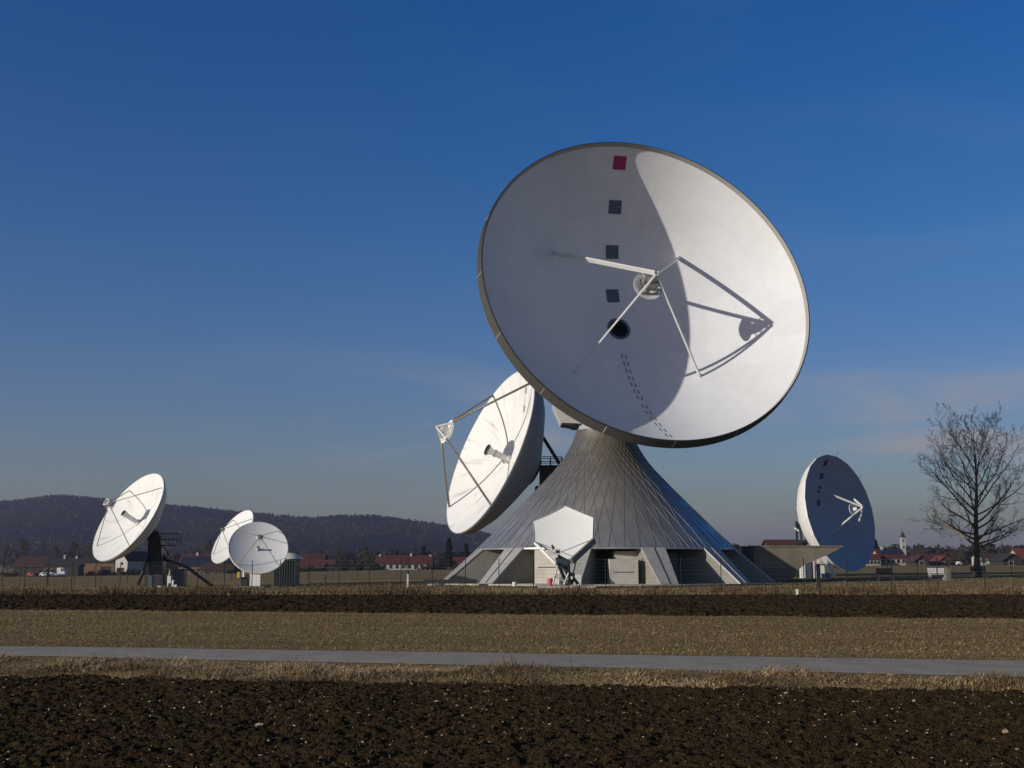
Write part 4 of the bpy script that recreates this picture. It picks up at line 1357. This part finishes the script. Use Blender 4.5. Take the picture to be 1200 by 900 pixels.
# ------------------------------------------------------------------ hills and woods
def crowns(name, pos, rad, hgt, tone, m, cone=None):
    """many rough crown shapes in one mesh: pos (n,3) base centre"""
    n = len(pos); K = 40
    con = cone if cone is not None else np.zeros(n, bool)
    t = RNG.random((n, K)) ** .75
    prof = np.where(con[:, None], 1.02 - t, np.sqrt(np.clip(1 - (2 * t - .95) ** 2, .03, 1)))
    rr = prof * np.sqrt(RNG.random((n, K))) ** .7; a = RNG.uniform(0, 2 * math.pi, (n, K))
    c = np.stack([rr * np.cos(a) * rad[:, None], rr * np.sin(a) * rad[:, None], t * hgt[:, None]], -1) + pos[:, None, :]
    sz = (rad * .3)[:, None, None, None]
    V = c[:, :, None, :] + RNG.normal(0, 1, (n, K, 3, 3)) * sz
    F = np.arange(n * K * 3).reshape(-1, 3)
    tw = np.repeat(tone, K, 0) * RNG.uniform(.8, 1.2, (n * K, 1))
    C = np.repeat(np.concatenate([tw, np.ones((n * K, 1))], -1), 3, 0)
    return np_mesh(name, V.reshape(-1, 3), F, m, colors=C)


def build_hills():
    m = bpy.data.materials.new('winter_wood'); m.use_nodes = True
    nt = m.node_tree; p = nt.nodes['Principled BSDF']; p.inputs['Roughness'].default_value = 1; p.inputs['Specular IOR Level'].default_value = 0
    at_ = nd(nt, 'ShaderNodeAttribute', attribute_name='tone')
    tc = nd(nt, 'ShaderNodeTexCoord'); n = nd(nt, 'ShaderNodeTexNoise'); n.inputs['Scale'].default_value = .35; n.inputs['Detail'].default_value = 5
    nt.links.new(tc.outputs['Object'], n.inputs['Vector'])
    mx = nd(nt, 'ShaderNodeMix', data_type='RGBA', blend_type='MULTIPLY'); mx.inputs[0].default_value = 1
    r = nd(nt, 'ShaderNodeValToRGB'); r.color_ramp.elements[0].color = (.45, .45, .45, 1); r.color_ramp.elements[1].color = (1.5, 1.5, 1.5, 1)
    nt.links.new(n.outputs['Fac'], r.inputs['Fac']); nt.links.new(at_.outputs['Color'], mx.inputs[6]); nt.links.new(r.outputs[0], mx.inputs[7])
    nt.links.new(mx.outputs[2], p.inputs['Base Color'])
    HILL = mat('hill_floor', (.03, .024, .018), 1, var=.3, vscale=.02)
    px = np.array([-400, -200, -60, 0, 30, 70, 110, 150, 195, 230, 262, 300, 330, 370, 400, 440, 470, 500, 530, 565, 610, 680, 760, 850])
    py = np.array([600, 596, 590, 590, 586.5, 581.5, 584.5, 588.5, 592.5, 595, 599, 602.5, 606.5, 609, 606, 606, 609.5, 614, 619, 626, 634, 643, 652, 659])
    YR = 3000.0

    def ridge(X, Y):
        t = X / np.maximum(Y, 1) * FOC + 600
        top = EYE + (HOR - np.interp(t, px, py)) / FOC * YR - 13
        s = np.clip((Y - 1750) / (YR - 1750), 0, 1); s = s * s * (3 - 2 * s) * .75 + .25 * s
        b = np.clip((Y - YR) / 900, 0, 1)
        und = 5 * (fbm(X / 260 + 40, Y / 260, 3, 101) - .47) * s * 2
        return np.maximum(top, 0) * (s * (1 - .6 * b * b)) + und * (1 - np.clip((Y - YR + 300) / 300, 0, 1)) - 3.0 * (1 - s)
    xs = np.linspace(-2600, 700, 170); ys = np.linspace(1700, 3900, 90)
    xx, yy = np.meshgrid(xs, ys)
    o = np_mesh('hill', np.stack([xx, yy, ridge(xx, yy)], -1).reshape(-1, 3), grid_faces(len(ys), len(xs)), HILL, smooth=True)
    o['kind'] = 'structure'
    n = 15000
    Y = RNG.uniform(1800, 3120, n); X = RNG.uniform(-.56, .22, n) * Y
    z = ridge(X, Y); k = z > -2; X, Y, z = X[k], Y[k], z[k]; n = len(X)
    con = (fbm(X / 170, Y / 170, 3, 120) + RNG.normal(0, .05, n)) > .505
    v = RNG.uniform(.75, 1.3, (n, 1))
    tone = np.where(con[:, None], np.array([[.008, .012, .014]]), np.array([[.039, .028, .023]])) * v
    red = RNG.random(n) < .2
    tone = np.where((red & ~con)[:, None], np.array([[.05, .032, .023]]) * v, tone)
    rad = RNG.uniform(5, 8.5, n); h = np.where(con, RNG.uniform(14, 20, n), RNG.uniform(11, 16, n)); rad = np.where(con, rad * .75, rad)
    o = crowns('hill_forest', np.stack([X, Y, z - 2], -1), rad, h, tone, m, con)
    tag(o, 'bare brown and dark evergreen winter wood covering the long hill', 'forest', kind='stuff')
    # low woods on the plain
    pos = []; tn = []
    Y = RNG.uniform(900, 1500, 2600); t = np.concatenate([RNG.uniform(-480, -40, 1500), RNG.uniform(255, 700, 1100)])
    X = t / FOC * Y; z = terrain(X, Y)
    h = RNG.uniform(8, 14, 2600) * np.where(t > 0, 1.15, .9); v = RNG.uniform(.7, 1.3, (2600, 1)); con = RNG.random(2600) < np.where(t > 0, .42, .15)
    tone = np.where(con[:, None], np.array([[.015, .021, .016]]), np.array([[.038, .029, .022]])) * v
    o = crowns('plain_woods', np.stack([X, Y, z - 1], -1), RNG.uniform(3.5, 6.5, 2600), h, tone, m)
    tag(o, 'dark low belt of far trees on the plain behind the village', 'forest', kind='stuff')
    # hedges and scrub in front of the roofs
    n = 420
    t = np.concatenate([RNG.uniform(-600, -30, 300), RNG.uniform(390, 640, 120)]); Y = RNG.uniform(430, 520, n); X = t / FOC * Y; z = terrain(X, Y)
    keep = fbm(t / 30, Y / 30, 2, 130) > .34
    t, Y, X, z = t[keep], Y[keep], X[keep], z[keep]; n = len(t)
    v = RNG.uniform(.6, 1.3, (n, 1)); tone = np.array([[.035, .03, .02]]) * v
    o = crowns('scrub', np.stack([X, Y, z - .5], -1), RNG.uniform(.8, 2.2, n), RNG.uniform(1.0, 2.6, n), tone, m)
    tag(o, 'dark low scrub along the far edge of the meadow', 'scrub', kind='stuff')


# ------------------------------------------------------------------ village
TILE = mat('red_roof_tiles', (.088, .022, .018), .85, var=.25, vscale=.6)
TILED = mat('brown_roof_tiles', (.06, .022, .018), .85, var=.25, vscale=.6)
DARKR = mat('dark_roof', (.03, .026, .026), .8, var=.2)
SOLAR = mat('solar_panel', (.035, .045, .07), .25, .2, var=.1)
CREAM = mat('cream_render', (.42, .31, .18), .9, var=.06)
WALLW = mat('white_render', (.4, .39, .365), .9, var=.05)
WOOD = mat('barn_boards', (.19, .105, .05), .9, var=.3, vscale=.7)
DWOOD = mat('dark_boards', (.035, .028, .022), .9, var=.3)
GLASS = mat('window_glass', (.02, .025, .03), .15)
ORANGE = mat('orange_tiles', (.15, .03, .018), .85, var=.2)


def house(name, label, x0, x1, Y, ybase, yeave, yridge, wall, roof, depth=9.0, gable=False, windows=(), over=.5, solar=None, cat='house', chim=(), door=None, rz=0.0):
    """x0..x1 wall edges, three photo rows for base, eave, ridge; gable=True turns the gable to the photographer"""
    xa, xb = gx(x0, Y), gx(x1, Y); xm = (xa + xb) / 2; w = xb - xa
    zb = gz(xm, Y) - .4; ze = float(at(x0, yeave, Y)[2]); zr = float(at(x0, yridge, Y)[2])
    root = thing(name, (xm, Y + depth / 2, zb), label, cat, 'farm and village buildings')
    b = MB(); b.gbox(xm, Y + depth / 2, zb, w, depth, ze - zb)
    yb = Y + depth
    t = .18
    if gable:
        for yy in (Y, yb - .3):
            b.prism([(xa, yy, ze), (xb, yy, ze), (xm, yy, zr - .15)], (0, .3, 0))
    else:
        ym = Y + depth / 2
        for xx in (xa, xb - .3):
            b.prism([(xx, Y, ze), (xx, yb, ze), (xx, ym, zr - .15)], (.3, 0, 0))
    b.build('wall', wall, root)
    rb = MB()
    if gable:
        for s in (-1, 1):
            e = np.array([xm + s * (w / 2 + over), Y - over, ze - over * (zr - ze) / (w / 2)]); rd = np.array([xm, Y - over, zr])
            rb.prism([e, rd, rd + [0, 0, t], e + [0, 0, t]], (0, depth + 2 * over, 0))
    else:
        ym = Y + depth / 2
        for s in (-1, 1):
            e = np.array([xa - over, ym + s * (depth / 2 + over), ze - over * (zr - ze) / (depth / 2)]); rd = np.array([xa - over, ym, zr])
            rb.prism([e, rd, rd + [0, 0, t], e + [0, 0, t]], (w + 2 * over, 0, 0))
    ro = rb.build('roof', roof, root)
    for f_, hh in chim:
        MB().gbox(xa + w * f_, Y + depth * .45, ze, .7, .7, zr - ze + hh).build('chimney', WALLW, ro)
    if solar and not gable:
        f0, f1, g0, g1 = solar
        ym = Y + depth / 2; ee = np.array([0, Y - over, ze - over * (zr - ze) / (depth / 2)]); rd = np.array([0, ym, zr])
        nn = nrm([0, -(zr - ze), depth / 2])
        p = lambda f, g: np.array([xa + w * f, 0, 0]) + ee + (rd - ee) * g + nn * (t + .12)
        sb = MB()
        for i in range(8):
            a, c = f0 + (f1 - f0) * i / 8, f0 + (f1 - f0) * (i + .94) / 8
            for j in range(3):
                u, v = g0 + (g1 - g0) * j / 3, g0 + (g1 - g0) * (j + .94) / 3
                sb.prism([p(a, u), p(c, u), p(c, v), p(a, v)], -nn * .08)
        sb.build('solar_array', SOLAR, ro)
    hw = ze - zb - .4
    for f_, g_, ww, hh in windows:
        X = xa + w * f_; Z = zb + .4 + hw * g_
        fr = MB()
        fr.box((X, Y - .03, Z + hh / 2 + .06), (ww + .2, .08, .12)); fr.box((X, Y - .03, Z - hh / 2 - .06), (ww + .2, .08, .12))
        for s in (-1, 1):
            fr.box((X + s * (ww / 2 + .05), Y - .03, Z), (.1, .08, hh))
        fo = fr.build('window', WALLW, root)
        MB().box((X, Y - .006, Z), (ww, .03, hh)).build('pane', GLASS, fo)
    if door:
        f_, ww, hh = door
        MB().box((xa + w * f_, Y - .02, zb + .4 + hh / 2), (ww, .06, hh)).build('door', DWOOD, root)
    root.rotation_euler = (0, 0, R(rz))
    return root


def build_village():
    W = lambda n, g, ww=1.0, hh=1.2: [((i + .5) / n, g, ww, hh) for i in range(n)]
    # left farm
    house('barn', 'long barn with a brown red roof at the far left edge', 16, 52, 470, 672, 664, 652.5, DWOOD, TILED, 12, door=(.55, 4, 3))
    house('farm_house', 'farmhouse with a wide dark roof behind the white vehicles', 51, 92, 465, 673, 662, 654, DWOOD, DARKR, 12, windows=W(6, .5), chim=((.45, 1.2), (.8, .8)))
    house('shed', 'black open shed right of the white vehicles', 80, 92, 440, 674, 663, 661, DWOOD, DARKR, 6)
    house('barn', 'wooden barn of orange brown boards left of the far left dish foot', 95, 134, 455, 674.5, 659, 652.5, WOOD, DARKR, 12, door=(.75, 4, 3.4))
    house('farm_house', 'white gabled house below the far left dish, dark roof', 139, 163, 445, 675, 656.5, 646.5, WALLW, DARKR, 10, True, windows=((.55, .78, 1.3, 1.1),), door=(.45, 4.6, 2.8), rz=-38)
    house('farm_house', 'brick walled house with a solar panelled roof between the left dishes', 209, 245, 450, 674, 662.5, 649.5, mat('brown_brick', (.15, .08, .055), .9, var=.2), TILE, 11, solar=(.04, .96, .02, .8), windows=W(5, .45), chim=((.5, .7),))
    house('farm_house', 'dark low house under the small left facing dish', 236, 272, 435, 675, 668, 661, DWOOD, TILED, 9, windows=W(4, .5))
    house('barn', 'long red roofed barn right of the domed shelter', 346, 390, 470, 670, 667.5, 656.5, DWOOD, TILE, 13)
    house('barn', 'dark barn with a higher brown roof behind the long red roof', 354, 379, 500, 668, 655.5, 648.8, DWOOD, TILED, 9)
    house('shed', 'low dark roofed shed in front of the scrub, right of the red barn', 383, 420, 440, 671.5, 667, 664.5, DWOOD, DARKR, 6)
    house('farm_house', 'long house with red roof and white walls left of the cone', 440, 505, 460, 668, 660.5, 651, WALLW, TILE, 12, windows=W(9, .5, 1.1, 1.4), chim=((.62, .9), (.97, .4), (.05, .5)))
    house('farm_house', 'small red roofed house beside the left edge of the cone', 531, 552, 470, 668, 660.5, 653, WALLW, TILE, 10, windows=W(3, .5))
    # right village
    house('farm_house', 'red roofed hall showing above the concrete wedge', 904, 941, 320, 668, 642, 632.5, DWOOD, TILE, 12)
    house('farm_house', 'large cream house with solar panels on its red roof', 1032, 1062, 430, 661.5, 654, 643.5, CREAM, TILE, 12, solar=(.1, .95, .42, .95), windows=W(5, .55, 1.1, 1.3), chim=((.25, 1.0),))
    house('farm_house', 'cream side wing with red roof next to the shaded dish', 1015.5, 1032, 425, 661.5, 655.5, 649.5, CREAM, TILE, 9, windows=W(4, .5))
    house('farm_house', 'dark timber gabled house with pale bargeboards', 1073, 1087.5, 410, 662, 656.5, 651, DWOOD, TILED, 10, True, windows=((.5, .5, 1.6, 1.2),), over=.7)
    house('farm_house', 'wide red roofed house in the middle of the right village', 1088, 1112, 440, 662, 657.5, 649.5, WALLW, TILE, 11, windows=W(5, .5))
    house('farm_house', 'small red roofed gabled house left of the bare tree trunk', 1101, 1114, 415, 662.5, 657.5, 652, DWOOD, ORANGE, 9, True, windows=((.3, .5, 1.2, 1.2),))
    house('shed', 'long low white greenhouse left of the bare tree', 1119, 1134, 420, 663.5, 661.3, 660.2, WALLW, TILED, 6)
    house('farm_house', 'white walled house right of the bare tree trunk', 1150, 1156, 430, 662.5, 653.5, 648.5, WALLW, TILED, 9, windows=W(3, .6), over=.4)
    house('farm_house', 'brown roofed house with a white gable further right of the trunk', 1159, 1177, 450, 662.5, 655.5, 649, WALLW, TILED, 10, windows=W(4, .5))
    house('farm_house', 'wide dark gabled house near the right edge', 1176, 1199, 410, 663, 656, 649, DWOOD, DARKR, 12, True, windows=((.4, .4, 1.5, 1.3),), over=.8)
    house('farm_house', 'bright orange red roof at the right edge', 1195, 1222, 470, 662, 653.5, 643, WALLW, ORANGE, 11, windows=W(4, .5))
    # church tower
    Y = 900.0; xa, xb = gx(1056.8, Y), gx(1061.8, Y); xm = (xa + xb) / 2; w = xb - xa; z0 = gz(xm, Y); z1 = float(at(1059, 629.5, Y)[2]); z2 = float(at(1059, 622, Y)[2])
    root = thing('church_tower', (xm, Y, z0), 'white church tower with a dark spire beyond the village', 'church tower')
    MB().gbox(xm, Y, z0, w, w, z1 - z0).build('wall', mat('tower_render', (.36, .355, .34), .9, var=.05), root)
    b = MB(); k = w / 2 + .25
    b.revolve([(k * 1.35, z1 - .1), (k * .75, z1 + 1.4), (k * .78, z1 + 2.0), (.05, z2)], (xm, Y, 0), (0, 0, 1), 8, ph=math.pi / 8)
    b.tube([(xm, Y, z2 - .3), (xm, Y, z2 + 1.4)], .08, 5)
    b.build('spire', DARKR, root)
    for dz in (2.5, 7.5):
        MB().box((xm, Y - w / 2 - .03, z1 - dz), (w * .32, .1, 1.9)).build('window', GLASS, root)
    # vehicles on the left farm
    def vehicle(px0, px1, Y, h, label, name, body_m, van=True):
        xa, xb = gx(px0, Y), gx(px1, Y); L = xb - xa; xm = (xa + xb) / 2; z = gz(xm, Y); Wd = 2.0
        root = thing(name, (xm, Y, z), label, 'van' if van else 'car', 'vehicles parked at the farm')
        hood = .62 if not van else .8
        prof = [(xa, z + .35), (xb, z + .35), (xb, z + h * .55), (xb - L * .14, z + h * .6), (xb - L * .3, z + h), (xa + L * (.02 if van else .25), z + h), (xa, z + h * (.9 if van else .55))]
        MB().prism([(x, Y - Wd / 2, zz) for x, zz in prof], (0, Wd, 0)).build('body', body_m, root)
        b = MB()
        for s in (-1, 1):
            b.prism([(xb - L * .2, Y + s * (Wd / 2 + .01), z + h * .6), (xb - L * .31, Y + s * (Wd / 2 + .01), z + h * .93), (xb - L * .5, Y + s * (Wd / 2 + .01), z + h * .93), (xb - L * .5, Y + s * (Wd / 2 + .01), z + h * .6)], (0, .01 * s, 0))
        b.build('window', GLASS, root)
        for fx in (.18, .82):
            for s in (-1, 1):
                MB().tube([(xa + L * fx, Y + s * .8, z + .36), (xa + L * fx, Y + s * 1.03, z + .36)], .36, 14).build('wheel', BLACK, root)
    vehicle(48, 56, 400, 1.5, 'white car, leftmost of the vehicles at the farm', 'parked_car', WHITE, False)
    vehicle(58, 68, 402, 1.45, 'low white car between the leftmost car and the tall van', 'parked_car', WHITE, False)
    vehicle(68.5, 77.5, 405, 3.0, 'tall white van in front of the farm shed', 'delivery_van', WHITE, True)
    vehicle(33, 42, 430, 1.5, 'pinkish red car before the brown roofed barn', 'parked_car', PINK, False)
    vehicle(1121, 1127, 405, 1.4, 'pale car by the low white greenhouse', 'parked_car', OFFWHITE, False)
    # utility mast far right
    b = MB()
    X = gx(1176, 520); z = gz(X, 520)
    b.tube([(X, 520, z), (X, 520, z + 10)], [.14, .09], 6); b.box((X, 520, z + 9.2), (2.0, .12, .12))
    tag(b.build('utility_pole', DWOOD), 'thin wooden utility pole behind the houses at the right', 'pole')


# ------------------------------------------------------------------ light, sky, air, camera
SUN_AZ, SUN_EL = -120.0, 13.6


def build_light():
    w = bpy.data.worlds.new('World'); SC.world = w; w.use_nodes = True
    nt = w.node_tree; bg = nt.nodes['Background']
    sky = nd(nt, 'ShaderNodeTexSky', sky_type='NISHITA'); sky.sun_disc = False
    sky.sun_elevation = R(SUN_EL); sky.sun_rotation = R(SUN_AZ); sky.altitude = 500; sky.air_density = 1.0; sky.dust_density = 1.2; sky.ozone_density = 2.2
    hsv = nd(nt, 'ShaderNodeHueSaturation'); hsv.inputs['Saturation'].default_value = 1.4; nt.links.new(sky.outputs[0], hsv.inputs['Color'])
    tc = nd(nt, 'ShaderNodeTexCoord'); sp = nd(nt, 'ShaderNodeSeparateXYZ'); nt.links.new(tc.outputs['Generated'], sp.inputs[0])
    # veil of dull winter air low down; high sky dimmed to weaken ambient fill
    r = nd(nt, 'ShaderNodeValToRGB'); e = r.color_ramp.elements
    e[0].position = 0.0; e[0].color = (.53, .485, .53, 1); e[1].position = .75; e[1].color = (.24, .3, .36, 1)
    for ps, c in ((.06, (.70, .625, .73, 1)), (.14, (.88, .73, .93, 1)), (.25, (.88, .81, 1.04, 1)), (.46, (.72, .79, 1.16, 1))):
        x = e.new(ps); x.color = c
    nt.links.new(sp.outputs[2], r.inputs['Fac'])
    mul = nd(nt, 'ShaderNodeMix', data_type='RGBA', blend_type='MULTIPLY'); mul.inputs[0].default_value = 1
    nt.links.new(hsv.outputs[0], mul.inputs[6]); nt.links.new(r.outputs[0], mul.inputs[7])
    # thin streaks of high cloud
    cv = nd(nt, 'ShaderNodeCombineXYZ')
    nt.links.new(mth(nt, 'MULTIPLY', sp.outputs[0], 3.2), cv.inputs[0]); nt.links.new(mth(nt, 'MULTIPLY', sp.outputs[2], 17.0), cv.inputs[1])
    mp = nd(nt, 'ShaderNodeMapping'); mp.inputs['Rotation'].default_value = (0, 0, R(-14)); mp.inputs['Scale'].default_value = (1, 1, 1); mp.inputs['Location'].default_value = (3.1, 1.7, 0)
    nt.links.new(cv.outputs[0], mp.inputs[0])
    n = nd(nt, 'ShaderNodeTexNoise'); n.inputs['Scale'].default_value = 1.0; n.inputs['Detail'].default_value = 7; n.inputs['Roughness'].default_value = .55; n.inputs['Distortion'].default_value = .9
    nt.links.new(mp.outputs[0], n.inputs['Vector'])
    cr = nd(nt, 'ShaderNodeMapRange'); cr.inputs[1].default_value = .43; cr.inputs[2].default_value = .68; cr.interpolation_type = 'SMOOTHSTEP'
    nt.links.new(n.outputs['Fac'], cr.inputs[0])
    band = nd(nt, 'ShaderNodeValToRGB'); be = band.color_ramp.elements
    be[0].position = .0; be[0].color = (.1, .1, .1, 1); be[1].position = .34; be[1].color = (0.03, 0.03, 0.03, 1)
    for ps, v in ((.06, .45), (.09, .9), (.125, .85), (.155, .3), (.19, .05)):
        x = be.new(ps); x.color = (v, v, v, 1)
    nt.links.new(sp.outputs[2], band.inputs['Fac'])
    rightside = nd(nt, 'ShaderNodeMapRange'); rightside.inputs[1].default_value = -.3; rightside.inputs[2].default_value = .2; rightside.inputs[3].default_value = .1
    nt.links.new(sp.outputs[0], rightside.inputs[0])
    cf = mth(nt, 'MULTIPLY', mth(nt, 'MULTIPLY', mth(nt, 'MULTIPLY', cr.outputs[0], band.outputs[0]), rightside.outputs[0]), 1.0)
    mx = nd(nt, 'ShaderNodeMix', data_type='RGBA'); nt.links.new(cf, mx.inputs[0]); nt.links.new(mul.outputs[2], mx.inputs[6]); mx.inputs[7].default_value = (3.5, 3.5, 3.8, 1)
    nt.links.new(mx.outputs[2], bg.inputs['Color']); bg.inputs['Strength'].default_value = .09

    L = bpy.data.lights.new('sun', 'SUN'); L.energy = 3.9; L.angle = R(.53); L.color = (1, .94, .84)
    o = bpy.data.objects.new('sun', L); COL.objects.link(o)
    d = Vector((math.sin(R(SUN_AZ)) * math.cos(R(SUN_EL)), math.cos(R(SUN_AZ)) * math.cos(R(SUN_EL)), math.sin(R(SUN_EL))))
    o.rotation_euler = d.to_track_quat('Z', 'Y').to_euler(); o.location = (-60, -40, 60)
    # winter air
    m = bpy.data.materials.new('haze'); m.use_nodes = True; t = m.node_tree
    t.nodes.remove(t.nodes['Principled BSDF'])
    v = t.nodes.new('ShaderNodeVolumePrincipled'); v.inputs['Color'].default_value = (.62, .68, .94, 1); v.inputs['Density'].default_value = HAZE; v.inputs['Anisotropy'].default_value = .3
    t.links.new(v.outputs[0], t.nodes['Material Output'].inputs['Volume'])
    b = MB(); b.box((-400, 4400, 110), (14800, 9400, 240))
    h = b.build('haze', m); h['kind'] = 'stuff'; h['label'] = 'thin blue winter haze in the air over the plain'; h['category'] = 'haze'


HAZE = 1.05e-4


def build_camera():
    c = bpy.data.cameras.new('camera'); o = bpy.data.objects.new('camera', c); COL.objects.link(o); SC.camera = o
    o.location = (0, 0, EYE); o.rotation_euler = (math.pi / 2 + PITCH, 0, 0)
    c.sensor_width = 36; c.lens = 36 * FOC / 1200; c.clip_end = 20000; c.clip_start = .1


build_ground(); build_grass()
build_main(); build_second(); build_left(); build_small(); build_hex(); build_right()
build_site_things(); build_fences(); build_big_tree(); build_village_trees(); build_hills(); build_village()
build_light(); build_camera()
vs = SC.view_settings
vs.view_transform = 'Standard'; vs.look = 'None'; vs.exposure = 0; vs.gamma = 1; vs.use_curve_mapping = False
SC.cycles.use_denoising = True
SC.cycles.volume_bounces = 0
SC.cycles.max_bounces = 6
SC.cycles.volume_max_steps = 64
